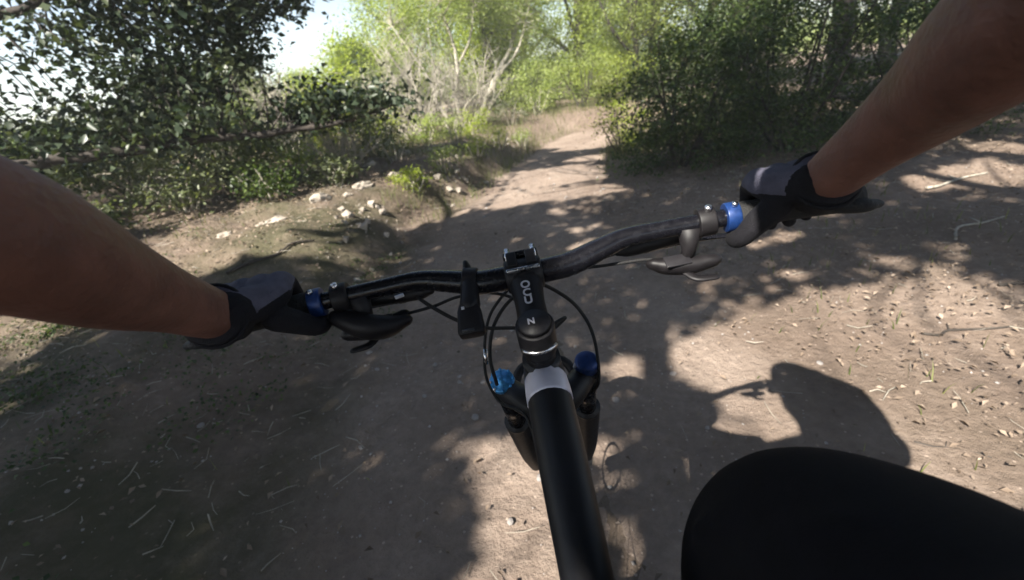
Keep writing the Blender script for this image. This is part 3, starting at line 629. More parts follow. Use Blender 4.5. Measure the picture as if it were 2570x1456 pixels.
def blades(pts, hgt, wid, lean=.5):
    N = len(pts); a = rng.uniform(0, 2 * math.pi, N); h = hgt * rng.uniform(.5, 1.3, N); ln = lean * rng.uniform(.2, 1.2, N) * h
    dx, dy = np.cos(a), np.sin(a); b = rng.uniform(0, 2 * math.pi, N); wx, wy = np.cos(b) * wid, np.sin(b) * wid
    V = np.empty((N, 5, 3)); P = pts
    V[:, 0] = P + np.column_stack([wx, wy, 0 * h]); V[:, 1] = P - np.column_stack([wx, wy, 0 * h])
    V[:, 2] = P + np.column_stack([dx * ln * .4 + wx * .7, dy * ln * .4 + wy * .7, h * .6]); V[:, 3] = P + np.column_stack([dx * ln * .4 - wx * .7, dy * ln * .4 - wy * .7, h * .6])
    V[:, 4] = P + np.column_stack([dx * ln, dy * ln, h])
    me = bpy.data.meshes.new('grass'); me.vertices.add(N * 5); me.vertices.foreach_set('co', V.reshape(-1))
    I = np.arange(N)[:, None] * 5
    tri = np.concatenate([I + [0, 1, 2], I + [1, 3, 2], I + [2, 3, 4]], 1).reshape(-1).astype(np.int32)
    me.loops.add(N * 9); me.loops.foreach_set('vertex_index', tri); me.polygons.add(N * 3); me.polygons.foreach_set('loop_start', np.arange(0, N * 9, 3, dtype=np.int32))
    me.update(calc_edges=True); at = me.attributes.new('v', 'FLOAT', 'FACE'); at.data.foreach_set('value', np.repeat(rng.beta(2, 2, N), 3).astype(np.float32)); me.materials.append(M['grass'])
    return me
gp = scatter(52000, -6, 6, .2, 12, lambda x, y: off_trail(x, y) * np.clip(2.2 * fbm(x, y, .8, 3, 91) - .05, 0, 1) * np.where(x < tr_x(y), 1, .5))
verge = scatter(3500, -1.2, .9, 4.4, 9.2, lambda x, y: ((tr_x(y) - x > tr_w(y) * .85) & (tr_x(y) - x < tr_w(y) + .55)).astype(float))
fg = scatter(26000, -4, 5, 6.2, 14, lambda x, y: ((np.abs(x - tr_x(y)) > tr_w(y) * .9)).astype(float) * np.clip(.45 + 2.0 * fbm(x, y, .9, 3, 141), 0, 1))
vr = scatter(2500, 1, 3.2, 5.5, 10, lambda x, y: ((x - tr_x(y) > tr_w(y) * .95) & (x - tr_x(y) < tr_w(y) + .3)).astype(float) * .6)
for p_, hgt, lb in ((fg, .16, 'sunlit grass and weeds among the far bushes'), (gp, .07, 'short sparse grass growing on the forest floor'), (np.vstack([verge, vr]), .13, 'long sunlit grass along the edges of the trail')):
    pz = np.column_stack([p_, height(p_[:, 0], p_[:, 1]) - .003])
    tag(link('grass', blades(pz, hgt, .003)), lb, 'grass', kind='stuff')
# low green seedlings on the shaded left floor
cc = scatter(420, -3.6, -.7, .5, 3.6, lambda x, y: np.clip(off_trail(x, y) * (.35 + 2.5 * fbm(x, y, .9, 3, 211)), 0, 1))
C_ = np.concatenate([np.column_stack([rng.normal(x_, .06, 46), rng.normal(y_, .06, 46), height(x_, y_) + rng.uniform(.008, .05, 46)]) for x_, y_ in cc])
tag(link('ground_cover', leaves_mesh('ground_cover', C_, .02, M['leaf_right'], up=1.0, aspect=.6)), 'low dark green seedlings on the shaded floor left of the bicycle', 'ground cover', kind='stuff')
# stones and single fallen leaves and sticks lying nearest
def stone_mesh(k):
    mb = MB(); rg = np.random.default_rng(k); ellipsoid(mb, (0, 0, 0), (1, .75, .5), 8, 5)
    v = np.array(mb.v) * (1 + rg.normal(0, .1, (len(mb.v), 1))); me = bpy.data.meshes.new('stone'); me.from_pydata(v.tolist(), [], mb.f); me.materials.append(M['stone'])
    me.polygons.foreach_set('use_smooth', [True] * len(me.polygons)); return me
sm_ = [stone_mesh(k) for k in range(5)]
for i in range(90):
    y = .7 + 5.2 * rng.uniform() ** 1.3; x = tr_x(y) + rng.normal(0, .75) * (1 + .12 * y); s_ = rng.uniform(.006, .02)
    o = link('stone', sm_[i % 5]); o.location = (x, y, top(x, y) + s_ * .1); o.scale = (s_,) * 3; o.rotation_euler = (rng.uniform(-.2, .2), rng.uniform(-.2, .2), rng.uniform(0, 6))
    tag(o, 'small pale stone pressed into the dirt of the trail', 'stone', 'small stones on the trail')
gv = MB(); gp_ = scatter(9000, -3, 4, .3, 7, lambda x, y: .25 + .75 * np.clip(.5 + 2 * fbm(x, y, 1.3, 3, 121), 0, 1))
for x_, y_ in gp_:
    r1 = .0025 + .006 * rng.uniform() ** 3; z_ = top(x_, y_) + r1 * .2; a_ = rng.uniform(0, 3)
    v_ = np.array([(1, 0, 0), (0, 1, 0), (-1, 0, 0), (0, -1, 0), (0, 0, .8), (0, 0, -.8)]) * rng.uniform(.6, 1.3, (6, 1)) * r1
    c_, q_ = math.cos(a_), math.sin(a_); v_ = np.column_stack([v_[:, 0] * c_ - v_[:, 1] * q_, v_[:, 0] * q_ + v_[:, 1] * c_, v_[:, 2]]) + (x_, y_, z_)
    gv.add(v_, [(0, 1, 4), (1, 2, 4), (2, 3, 4), (3, 0, 4), (1, 0, 5), (2, 1, 5), (3, 2, 5), (0, 3, 5)])
tag(build(gv, 'gravel', M['stone']), 'fine gravel and crumbs of dirt on the trail', 'gravel', kind='stuff')
tl = MB(); tp = scatter(5200, -4.5, 4.5, .4, 7, lambda x, y: (.12 + .88 * off_trail(x, y)) * np.clip(.5 + 1.5 * fbm(x, y, 1.0, 3, 181), .1, 1))
for x_, y_ in tp:
    a_ = rng.uniform(0, 6.28); l_ = rng.uniform(.03, .13); r1 = rng.uniform(.0008, .0028); d_ = np.array([math.cos(a_), math.sin(a_), 0]) * l_
    p0 = np.array([x_, y_, top(x_, y_) + .012]); tube(tl, [p0, p0 + d_ * .5 + rng.normal(0, .006, 3), p0 + d_ + (0, 0, rng.uniform(-.004, .012))], [r1, r1, r1 * .5], 3, cap=False)
tag(build(tl, 'twig_litter', M['bark_pale']), 'small dry twigs strewn over the forest floor', 'twigs', kind='stuff')
rb2 = MB(); bp_ = scatter(2600, -2.9, .4, 3.0, 8.5, lambda x, y: ((tr_x(y) - x > tr_w(y) + .05) & (tr_x(y) - x < tr_w(y) + .55)).astype(float) * np.clip(.4 + 2.4 * fbm(x, y, 1.7, 3, 191), 0, 1))
for x_, y_ in bp_:
    r1 = .009 + .05 * rng.uniform() ** 3; v_ = np.array([(1, 0, 0), (0, 1, 0), (-1, 0, 0), (0, -1, 0), (0, 0, .8), (0, 0, -.8), (.6, .6, .4), (-.6, -.6, .4)]) * rng.uniform(.6, 1.3, (8, 1)) * r1
    R_m = np.array(Euler((rng.uniform(0, 1), rng.uniform(0, 1), rng.uniform(0, 6))).to_matrix()); v_ = v_ @ R_m.T + (x_, y_, H1(x_, y_) + r1 * .3)
    rb2.add(v_, [(0, 6, 4), (6, 1, 4), (1, 2, 4), (2, 7, 4), (7, 3, 4), (3, 0, 4), (1, 6, 0), (3, 7, 2), (1, 0, 5), (2, 1, 5), (3, 2, 5), (0, 3, 5)])
tag(build(rb2, 'rubble', M['rock'], smooth=False), 'loose crumbled stones along the broken edge of the left bank', 'rubble', kind='stuff')
lm = []
for k in range(5):
    m_ = leaves_mesh('fallen_leaf', np.zeros((1, 3)), 1., M['litter'], up=6, aspect=.55, fold=.22); lm.append(m_)
for i in range(150):
    y = .65 + 3.2 * rng.uniform(); x = rng.uniform(-.6 - .9 * y, .5 + .95 * y); s_ = rng.uniform(.018, .036)
    o = link('fallen_leaf', lm[i % 5]); o.location = (x, y, top(x, y) + .014); o.scale = (s_,) * 3; o.rotation_euler = (rng.uniform(-.3, .3), rng.uniform(-.3, .3), rng.uniform(0, 6))
    tag(o, 'dry curled brown leaf lying on the ground beside the bicycle', 'leaf', 'fallen leaves around the bicycle')
for i, (x, y, a, ln, r, lb) in enumerate([(1.95, 1.55, -.25, .32, .007, 'dark crooked stick lying in the sunlit patch'), (2.6, 1.75, -.5, .45, .009, 'thicker dark stick at the far side of the sunlit patch'), (1.35, .98, -.5, .2, .005, 'thin short stick beside the rider shadow'), (-2.75, 2.45, 1.9, .4, .008, 'dark crooked stick in the sunlit leaves left of the bicycle'),
        (3.6, 3.3, .2, .6, .012, 'long pale stick under the right forearm'), (-1.7, 3.1, .6, .7, .012, 'long broken branch lying on the left bank'), (2.9, 2.4, .3, .5, .008, 'pale dry stick on the brown leaves to the right')]):
    mb = MB(); z = top(x, y); p = [np.array([x + (t - .5) * ln * math.cos(a), y + (t - .5) * ln * math.sin(a), 0]) + (rng.normal(0, .05 * ln), rng.normal(0, .05 * ln), 0) for t in np.linspace(0, 1, 5)]
    p = [np.array([q_[0], q_[1], top(q_[0], q_[1]) + r * .9 + .004]) for q_ in p]
    tube(mb, p, np.linspace(r, r * .5, 5), 6, sm=4); m2 = p[2]; tube(mb, [m2, m2 + (.12 * ln * math.cos(a + 1), .2 * ln * math.sin(a + 1), r)], [r * .6, r * .25], 5)
    o = build(mb, 'stick', M['bark_pale'] if 'pale' in lb else M['bark'], None, (x, y, z)); o.location = (x, y, z); tag(o, lb, 'stick')

# ------------------------------------------------------------------ bicycle (built upright in its own frame, then leaned)
bike = thing('mountain_bike', (.0907, .511, 0), 'black mountain bike with blue fork dials ridden along the trail', 'bicycle')
bike.rotation_euler = (0, -R(4), 0)
def bpart(mb, name, m, parent=None, **k): return build(mb, name, M[m] if isinstance(m, str) else m, parent or bike, **k)
def cyl(a, b, r0_, r1_=None, n=20):
    mb = MB(); return tube(mb, [a, b], [r0_, r0_ if r1_ is None else r1_], n)
# handlebar
half = [(.0, 0, 1.043, .0159), (.03, 0, 1.043, .0159), (.062, .001, 1.0445, .0158), (.10, .006, 1.053, .0145), (.135, .008, 1.061, .0125), (.18, .004, 1.063, .0113), (.26, -.008, 1.066, .0111), (.395, -.030, 1.0695, .0111)]
hb = [(-x, y, z, r) for x, y, z, r in half[:0:-1]] + half
mb = MB(); tube(mb, [h[:3] for h in hb], [h[3] for h in hb], 20, sm=6)
bar = bpart(mb, 'handlebar', 'black_gloss')
def bar_at(x):
    a = abs(x); return np.array([x, np.interp(a, [h[0] for h in half], [h[1] for h in half]), np.interp(a, [h[0] for h in half], [h[2] for h in half])])
# stem
ST = np.array([0, -.08, 1.000]); BC = np.array([0, 0, 1.043]); sd = (BC - ST) / np.linalg.norm(BC - ST)
SA = np.array([0, -.358, .934])                                   # steering axis, upwards
sn = np.cross(sd, [1, 0, 0]); sn = -sn if sn[2] < 0 else sn
mb = MB(); tube(mb, [ST + sd * .004, ST + sd * .02, ST + sd * .05, BC - sd * .012], [.0215, .019, .0185, .0225], 20, sm=4, flat=.92, ref=sn)
stem = bpart(mb, 'stem', 'black_matte')
mb = MB(); tube(mb, [ST - SA * .022, ST + SA * .021], [.0225, .0225], 24); bpart(mb, 'steerer_clamp', 'black_matte', stem, bevel=.002)
mb = MB(); tube(mb, [BC - (.0235, 0, 0), BC + (.0235, 0, 0)], [.0215, .0215], 24); bpart(mb, 'bar_clamp', 'black_matte', stem, bevel=.003)
mb = MB(); mb.box(BC + sd * .0225, (.0225, .0045, .0185), Matrix(((1, 0, 0), (0, sd[1], sn[1]), (0, sd[2], sn[2])))); bpart(mb, 'face_plate', 'black_gloss', stem, bevel=.003, smooth=False)
for sx in (-1, 1):
    for k in (-1, 1):
        p = BC + np.array([sx * .0165, 0, 0]) + sn * .0165 * k; mb = MB(); tube(mb, [p + sd * .012, p + sd * .031], [.004, .004], 10); bpart(mb, 'bolt', 'steel', stem)
mb = MB(); mb.box(BC + sn * .0215 - sd * .008, (.021, .0022, .0025), Matrix(((1, 0, 0), (0, sd[1], sn[1]), (0, sd[2], sn[2])))); bpart(mb, 'clamp_gap', 'steel', stem, bevel=.001)
for sx in (-1, 1):
    mb = MB(); p = BC + np.array([sx * .012, 0, 0]) + sn * .021 + sd * .009; mb.box(p, (.0065, .011, .004), Matrix(((1, 0, 0), (0, sd[1], sn[1]), (0, sd[2], sn[2])))); bpart(mb, 'bolt_boss', 'black_matte', stem, bevel=.002)
mb = MB(); tube(mb, [ST + SA * .022, ST + SA * .027], [.0195, .0175], 24); bpart(mb, 'top_cap', 'black_matte', stem)
mb = MB()
arc = [ST - SA * .012 + np.array([.0232 * math.sin(a), -.0232 * math.cos(a), 0]) for a in np.linspace(-1.0, 1.0, 9)]
tube(mb, arc, .0028, 6); bpart(mb, 'clamp_ring', 'steel', stem)
# letters on the stem, read along its length
def letter(ch, pos, size, m, parent, xdir, ydir):
    cu = bpy.data.curves.new('letter', 'FONT'); cu.body = ch; cu.size = size; cu.align_x = 'CENTER'; cu.align_y = 'CENTER'; cu.extrude = .0002; cu.offset = .0004
    o = bpy.data.objects.new('tmp', cu); COL.objects.link(o); dg = bpy.context.evaluated_depsgraph_get(); dg.update()
    me = bpy.data.meshes.new_from_object(o.evaluated_get(dg)); bpy.data.objects.remove(o)
    X = Vector(xdir).normalized(); Y = Vector(ydir).normalized(); Z = X.cross(Y)
    me.transform(Matrix(((X.x, Y.x, Z.x, pos[0]), (X.y, Y.y, Z.y, pos[1]), (X.z, Y.z, Z.z, pos[2]), (0, 0, 0, 1))))
    me.materials.clear(); me.materials.append(m); return link('letter', me, parent)
for ch, t_ in (('O', .061), ('C', .049), ('U', .038)):
    letter(ch, ST + sd * t_ + sn * .0188 + np.array([-.001, 0, 0]), .0145, M['white'], stem, (1, 0, 0), sd)
letter('N', ST + SA * .0276 + np.array([-.003, .0, 0]), .011, M['white'], stem, (1, 0, -.0), np.cross(SA, [1, 0, 0]))
# spacers, head tube, frame
def dn(t): return ST - SA * t
for k in range(2):
    mb = MB(); tube(mb, [dn(.0235 + k * .0105), dn(.0335 + k * .0105)], [.0185, .0185], 24); bpart(mb, 'headset_spacer', 'black_matte', bevel=.001)
mb = MB(); tube(mb, [dn(.045), dn(.06), dn(.12), dn(.165)], [.0235, .024, .0255, .029], 24); head = bpart(mb, 'head_tube', 'frame')
BB = np.array([0, -.50, .33]); SEAT = np.array([0, -.72, .80])
mb = MB(); tube(mb, [dn(.075), (0, -.12, .921), (0, -.2, .905), (0, -.32, .876), (0, -.5, .84), SEAT + (0, .01, -.02)], [.026, .0265, .0255, .022, .02, .018], 20, sm=5); bpart(mb, 'top_tube', 'frame')
mb = MB(); tube(mb, [(0, -.075, .928), (0, -.092, .9265), (0, -.108, .9235)], [.0268, .0274, .0274], 24, sm=5); bpart(mb, 'pale_band', 'band')  # short pale violet grey band round the front of the top tube
mb = MB(); tube(mb, [dn(.14), (0, -.12, .76), BB], [.03, .033, .03], 20, sm=5); bpart(mb, 'down_tube', 'frame')
mb = MB(); tube(mb, [BB, SEAT], [.018, .017], 16); bpart(mb, 'seat_tube', 'frame')
RA = np.array([0, -.93, .36])
for s_ in (-1, 1):
    mb = MB(); tube(mb, [BB + (s_ * .03, 0, 0), BB + (s_ * .06, -.12, .01), RA + (s_ * .07, 0, 0)], [.013, .011, .009], 10, sm=4); bpart(mb, 'chain_stay', 'frame')
    mb = MB(); tube(mb, [SEAT + (s_ * .015, 0, -.04), SEAT + (s_ * .055, -.08, -.17), RA + (s_ * .07, 0, 0)], [.01, .009, .008], 10, sm=4); bpart(mb, 'seat_stay', 'frame')
bpart(cyl(SEAT, SEAT + (0, -.035, .10), .0145), 'seat_post', 'black_matte')
mb = MB(); tube(mb, [(0, -.62, .905), (0, -.7, .912), (0, -.80, .915), (0, -.88, .925)], [.022, .035, .068, .07], 16, sm=4, flat=.35, ref=(0, 0, 1), round_=True); bpart(mb, 'saddle', 'rubber')
# fork
fork = bpart(cyl(dn(.165), dn(.172), .03), 'fork', 'black_gloss')
FL = np.array([.065, .030, .858]); fd = np.array([0, .46, -.888])
mb = MB(); tube(mb, [FL * (-1, 1, 1) + fd * .018, np.array([-.035, .0, .842]), dn(.185), np.array([.035, .0, .842]), FL + fd * .018], [.019, .021, .024, .021, .019], 14, sm=5, round_=True); bpart(mb, 'fork_crown', 'black_matte', fork)
for s_ in (-1, 1):
    p0 = FL * (s_, 1, 1)
    bpart(cyl(p0 + fd * .0, p0 + fd * .04, .0205), 'crown_clamp', 'black_matte', fork, bevel=.002)
    bpart(cyl(p0 + fd * .038, p0 + fd * .17, .016), 'stanchion', 'black_gloss', fork)
    mb = MB(); tube(mb, [p0 + fd * .165, p0 + fd * .19, p0 + fd * .38, p0 + fd * .53 + (0, .02, 0)], [.024, .0235, .02, .017], 16, sm=4); bpart(mb, 'lower_leg', 'black_matte', fork)
mb = MB()
for s_ in (-1, 1): pass
tube(mb, [FL * (-1, 1, 1) + fd * .19 + (0, .02, .0), np.array([-.05, .19, .75]), np.array([0, .205, .762]), np.array([.05, .19, .75]), FL + fd * .19 + (0, .02, .0)], .009, 10, sm=5); bpart(mb, 'fork_arch', 'black_matte', fork)
# left dial: knurled light blue cap
pL = FL * (-1, 1, 1)
mb = MB(); prof = [(.0, .0185), (.004, .0195), (.009, .0195), (.011, .017), (.0112, .006), (.016, .0055), (.0165, .001)]
tube(mb, [pL - fd * t_ for t_, _ in prof], [r for _, r in prof], 20); dial = bpart(mb, 'fork_dial', 'blue_lt', fork)
for k in range(8):
    a = k * math.pi / 4; u1 = np.array([1, 0, 0]); v1 = np.cross(fd, u1); c = pL - fd * .0095 + (u1 * math.cos(a) + v1 * math.sin(a)) * .0175
    mb = MB(); tube(mb, [c - fd * -.005, c - fd * .0035], [.003, .0022], 6); bpart(mb, 'knurl', 'steel' if k in (3, 4) else 'blue_lt', dial)
pR = FL
mb = MB(); prof = [(.0, .0175), (.003, .0185), (.019, .0175), (.0225, .0145), (.0235, .004)]
tube(mb, [pR - fd * t_ for t_, _ in prof], [r for _, r in prof], 24); dial = bpart(mb, 'fork_dial', 'blue', fork); dial['label'] = 'dark blue smooth dial'
mb = MB(); tube(mb, [pR - fd * .018 + (-.0165, -.003, .0), pR - fd * .008 + (-.0185, -.002, 0)], [.0035, .0025], 6); bpart(mb, 'dial_mark', 'white', dial)
# wheels
def wheel(c, front):
    c = np.array(c, float); mb = MB(); torus(mb, c, .335, .028, 72, 12); ty_ = MB()
    rim = MB(); torus(rim, c, .308, .009, 64, 8, 1.5)
    tmp = thing('tmp', (0, 0, 0), 'x', 'x')
    for k_ in ('label', 'category'): del tmp[k_]
    tmp.name = 'front_wheel' if front else 'rear_wheel'; tmp.parent = bike
    tyre = bpart(mb, 'tyre', 'rubber', tmp); bpart(rim, 'rim', 'black_matte', tmp)
    kn = MB()
    for i in range(70):
        a = 2 * math.pi * i / 70
        for j, b in enumerate((-.75, -.25, .25, .75) if i % 2 else (-.5, 0, .5)):
            rr = .335 + .0285 * math.cos(b); q0 = c + (.0285 * math.sin(b), rr * math.cos(a), rr * math.sin(a))
            kn.box(q0, (.004, .006, .0035), Matrix.Rotation(a - math.pi / 2, 3, 'X'))
    tag(bpart(kn, 'tread_knobs', 'rubber', tmp, smooth=False), kind='stuff')
    mb = MB(); tube(mb, [c - (.05, 0, 0), c - (.03, 0, 0), c + (.03, 0, 0), c + (.05, 0, 0)], [.026, .016, .016, .026], 16); bpart(mb, 'hub', 'black_gloss', tmp)
    for i in range(28):
        a = 2 * math.pi * i / 28; s_ = 1 if i % 2 else -1
        h_ = c + (s_ * .032, .022 * math.cos(a + s_ * .9), .022 * math.sin(a + s_ * .9)); e = c + (0, .302 * math.cos(a), .302 * math.sin(a))
        bpart(cyl(h_, e, .001, n=5), 'spoke', 'black_matte', tmp)
    mb = MB(); torus(mb, c + np.array([-.045, 0, 0]), .075, .006, 40, 6, .15); bpart(mb, 'brake_disc', 'steel', tmp)
wheel((0, .295, .362), True); wheel(RA, False)
# cranks
cr = bpart(cyl(BB - (.06, 0, 0), BB + (.06, 0, 0), .02), 'crank_axle', 'black_matte')
mb = MB(); torus(mb, BB + (.055, 0, 0), .065, .006, 40, 8, .4); bpart(mb, 'chain_ring', 'black_matte')
for s_, up_ in ((1, 1), (-1, -1)):
    e = BB + (s_ * .075, 0, up_ * .172); mb = MB(); tube(mb, [BB + (s_ * .06, 0, 0), e], [.016, .012], 10); bpart(mb, 'crank_arm', 'black_matte')
    mb = MB(); mb.box(e + (s_ * .06, 0, 0), (.048, .045, .008)); bpart(mb, 'pedal', 'black_matte', bevel=.004, smooth=False)
# grips, lock rings, levers, shifters
for s_ in (-1, 1):
    mb = MB(); xs = [.268, .275, .30, .33, .36, .385, .398]
    tube(mb, [bar_at(s_ * x) if x < .39 else bar_at(s_ * .394) + (s_ * .005, 0, 0) for x in xs], [.0155, .0165, .0158, .0158, .0165, .0172, .015], 20, sm=3)
    # palm wing flaring back at the outer end
    W = [bar_at(s_ * .35) + (0, -.004, -.004), bar_at(s_ * .37) + (0, -.010, -.006), bar_at(s_ * .385) + (s_ * .006, -.015, -.007), bar_at(s_ * .395) + (s_ * .006, -.014, -.008)]
    tube(mb, W, [.012, .017, .019, .014], 16, sm=4, flat=.45, ref=(0, .25, 1), round_=True)
    grip = bpart(mb, 'grip', 'rubber')
    mb = MB(); tube(mb, [bar_at(s_ * .2535), bar_at(s_ * .269)], [.0182, .0182], 24); ring = bpart(mb, 'lock_ring', 'blue', grip, bevel=.0015)
    mb = MB(); p = bar_at(s_ * .261) + (0, -.008, .0165); tube(mb, [p, p + (0, -.001, .0045)], [.0035, .0032], 10); bpart(mb, 'lock_bolt', 'steel', ring)
    # brake: clamp, master cylinder, lever blade
    mb = MB(); tube(mb, [bar_at(s_ * .222), bar_at(s_ * .242)], [.018, .018], 20); brake = bpart(mb, 'brake_clamp', 'plastic', bevel=.002)
    mb = MB(); p = bar_at(s_ * .232) + (0, -.006, .016); tube(mb, [p, p + (0, -.0015, .006)], [.0045, .004], 10); bpart(mb, 'clamp_bolt', 'steel', brake)
    mb = MB(); tube(mb, [(s_ * .128, .026, 1.036), (s_ * .145, .028, 1.036), (s_ * .19, .028, 1.040), (s_ * .235, .022, 1.046)], [.006, .0105, .0115, .012], 14, sm=4, round_=True); bpart(mb, 'master_cylinder', 'plastic', brake)
    mb = MB(); tube(mb, [(s_ * .165, .032, 1.028), (s_ * .20, .055, 1.018), (s_ * .26, .066, 1.012), (s_ * .325, .062, 1.008), (s_ * .335, .072, 1.008)], [.008, .006, .0055, .006, .005], 10, sm=5, flat=.6, ref=(0, 0, 1), round_=True); bpart(mb, 'lever_blade', 'black_gloss', brake)
    # shifter pod below the bar
    mb = MB(); tube(mb, [(s_ * .172, .010, 1.014), (s_ * .185, .008, 1.010), (s_ * .215, .004, 1.007), (s_ * .238, -.002, 1.010)], [.013, .018, .020, .015], 16, sm=4, flat=.65, ref=(0, .5, 1), round_=True)
    sh = bpart(mb, 'shifter', 'plastic')
    mb = MB(); tube(mb, [bar_at(s_ * .213) - (0, 0, .002), (s_ * .212, .0, 1.03), (s_ * .21, .003, 1.015)], [.016, .009, .008], 12); bpart(mb, 'shifter_clamp', 'plastic', sh)
    mb = MB(); tube(mb, [(s_ * .205, -.004, 1.002), (s_ * .215, -.018, .997), (s_ * .235, -.022, .996)], [.006, .007, .006], 10, sm=4, flat=.5, ref=(0, 0, 1), round_=True); bpart(mb, 'thumb_lever', 'plastic', sh)
    mb = MB(); mb.box((s_ * .195, -.006, 1.0215), (.016, .0085, .0015), Matrix.Rotation(.5, 3, 'X')); bpart(mb, 'gear_window', 'lens', sh, bevel=.001)
# left side controls are bulkier: remote lever paddle
mb = MB(); tube(mb, [(-.238, -.012, 1.038), (-.21, -.018, 1.024), (-.185, -.014, 1.016), (-.165, -.008, 1.016)], [.018, .024, .021, .012], 14, sm=4, flat=.7, ref=(0, .6, 1), round_=True); bpart(mb, 'remote_lever', 'plastic')
mb = MB(); mb.box((-.166, .012, 1.043), (.006, .003, .0018), Matrix.Rotation(.4, 3, 'Z')); bpart(mb, 'adjuster_tab', 'white', bevel=.0008)
# bell on a bracket left of the stem
mb = MB(); tube(mb, [bar_at(-.061), bar_at(-.079)], [.0195, .0195], 24); bell = bpart(mb, 'bell', 'plastic', bevel=.002); bell['label'] = 'black bell on a bracket beside the stem'
mb = MB(); tube(mb, [(-.070, .010, 1.058), (-.0705, .013, 1.063), (-.071, .016, 1.066)], [.0085, .008, .006], 12, flat=.7, ref=(1, 0, 0), round_=True); bpart(mb, 'bell_lever', 'plastic', bell)
mb = MB(); tube(mb, [(-.070, -.004, 1.050), (-.0705, -.022, 1.042), (-.072, -.036, 1.034)], [.012, .0115, .013], 14, sm=3, round_=True); bpart(mb, 'bell_arm', 'plastic', bell)
rb_ = Matrix.Rotation(R(34), 3, 'X')
mb = MB(); c_ = np.array([-.0735, -.052, 1.022])
sec = []
for t_, w_, h_ in ((-.021, .0145, .0075), (-.016, .0165, .010), (.010, .0145, .0105), (.020, .0115, .009)):
    sec.append((t_, w_, h_))
V = []; F = []
for t_, w_, h_ in sec:
    for k in range(16):
        a = 2 * math.pi * k / 16; cx = math.copysign(abs(math.cos(a)) ** .45, math.cos(a)) * w_; cz = math.copysign(abs(math.sin(a)) ** .45, math.sin(a)) * h_
        V.append(c_ + np.array(rb_ @ Vector((cx, t_, cz))))
for i in range(3):
    for k in range(16): F.append((i * 16 + k, i * 16 + (k + 1) % 16, (i + 1) * 16 + (k + 1) % 16, (i + 1) * 16 + k))
F += [tuple(range(15, -1, -1)), tuple(48 + k for k in range(16))]
mb.add(V, F); bpart(mb, 'bell_body', 'plastic', bell, bevel=.0012)
mb = MB(); mb.box(c_ + np.array(rb_ @ Vector((-.003, -.0175, .0098))), (.007, .0014, .0008), rb_); bpart(mb, 'bell_slot', 'lens', bell)
mb = MB(); mb.box(c_ + np.array(rb_ @ Vector((-.006, .012, .0106))), (.0018, .0018, .0006), rb_); bpart(mb, 'bell_dot', 'white', bell)
# cables and hoses
for nm, pts in (('brake_hose', [(-.150, .024, 1.036), (-.129, .004, 1.024), (-.097, -.007, 1.0), (-.068, .008, .973), (-.023, .022, .953), (.014, .026, .934), (.045, .025, .953), (.016, .005, .955)]),
                ('shift_cable', [(-.170, .006, 1.018), (-.125, .007, 1.021), (-.093, .02, 1.021), (-.051, .037, 1.009), (-.016, .038, .985), (-.006, .03, .93)]),
                ('shift_cable', [(-.009, .053, 1.014), (-.04, .042, .994), (-.061, .031, .973), (-.075, .014, .939), (-.081, -.006, .899), (-.068, -.022, .865), (-.036, -.048, .855), (-.028, -.1, .82)]),
                ('brake_hose', [(-.013, .026, 1.006), (-.038, .027, .986), (-.059, .019, .96), (-.07, .002, .926), (-.070, .0, .88)]),
                ('brake_hose', [(.011, .014, 1.025), (.036, .025, 1.0), (.061, .033, .968), (.077, .027, .933), (.082, .020, .892), (.078, .014, .839), (.07, .06, .78)]),
                ('shift_cable', [(.185, .008, 1.017), (.16, .012, 1.023), (.098, .017, 1.025), (.036, .036, 1.024), (.008, .054, 1.016)]),
                ('brake_hose', [(.135, .026, 1.036), (.1, .021, 1.034), (.047, .038, 1.026), (.014, .054, 1.015)])):
    mb = MB(); tube(mb, pts, .0026 if nm == 'brake_hose' else .0022, 8, sm=8); bpart(mb, nm, 'rubber')
mb = MB(); tube(mb, [(-.0745, .012, .937), (-.078, .003, .917)], .0031, 8); bpart(mb, 'cable_ferrule', 'steel')

# ------------------------------------------------------------------ rider
bpy.context.view_layer.update()
BM = bike.matrix_world.copy()
if abs(BM[0][3] - .0907) > 1e-3:
    BM = Matrix.Translation((.0907, .511, 0)) @ Euler((0, -R(4), 0)).to_matrix().to_4x4()
def bw(p): return np.array(BM @ Vector(p))
RB = (.03, -.2, 0)
rider = thing('person', RB, 'cyclist in black shorts and grey gloves gripping the handlebar', 'person')
A = np.array
LW, RW = A([-.312, .425, 1.080]), A([.345, .452, 1.124])
body = MB()
arm_l = [A([-.18, -.11, 1.40]), A([-.25, -.02, 1.36]), A([-.31, .13, 1.30]), A([-.315, .20, 1.27]), A([-.312, .275, 1.222]), A([-.318, .335, 1.165]), A([-.318, .385, 1.120]), LW, LW + (.0, .008, -.002)]
arm_r = [A([.20, -.11, 1.42]), A([.27, .0, 1.40]), A([.335, .17, 1.345]), A([.345, .24, 1.315]), A([.355, .316, 1.258]), A([.366, .372, 1.212]), A([.356, .416, 1.166]), RW, RW + (.0, .008, -.002)]
ar = [.075, .064, .056, .052, .048, .040, .031, .0265, .025]
for a_ in (arm_l, arm_r): tube(body, a_, ar, 18, sm=4, round_=True)
for a_, s_ in ((arm_l, -1), (arm_r, 1)):
    ellipsoid(body, a_[7] + A([s_ * .014, -.012, .014]), (.011, .013, .010), 10, 8)
    tube(body, [a_[3] + A([s_ * .012, 0, .008]), a_[4] + A([s_ * .012, 0, .010]), a_[5] + A([s_ * .008, 0, .006]), a_[6]], [.034, .042, .034, .02], 14, sm=3, round_=True)
    tube(body, [a_[3] + A([-s_ * .01, 0, -.008]), a_[4] + A([-s_ * .010, 0, -.012]), a_[5] + A([-s_ * .006, 0, -.008]), a_[6]], [.036, .041, .033, .02], 14, sm=3, round_=True)
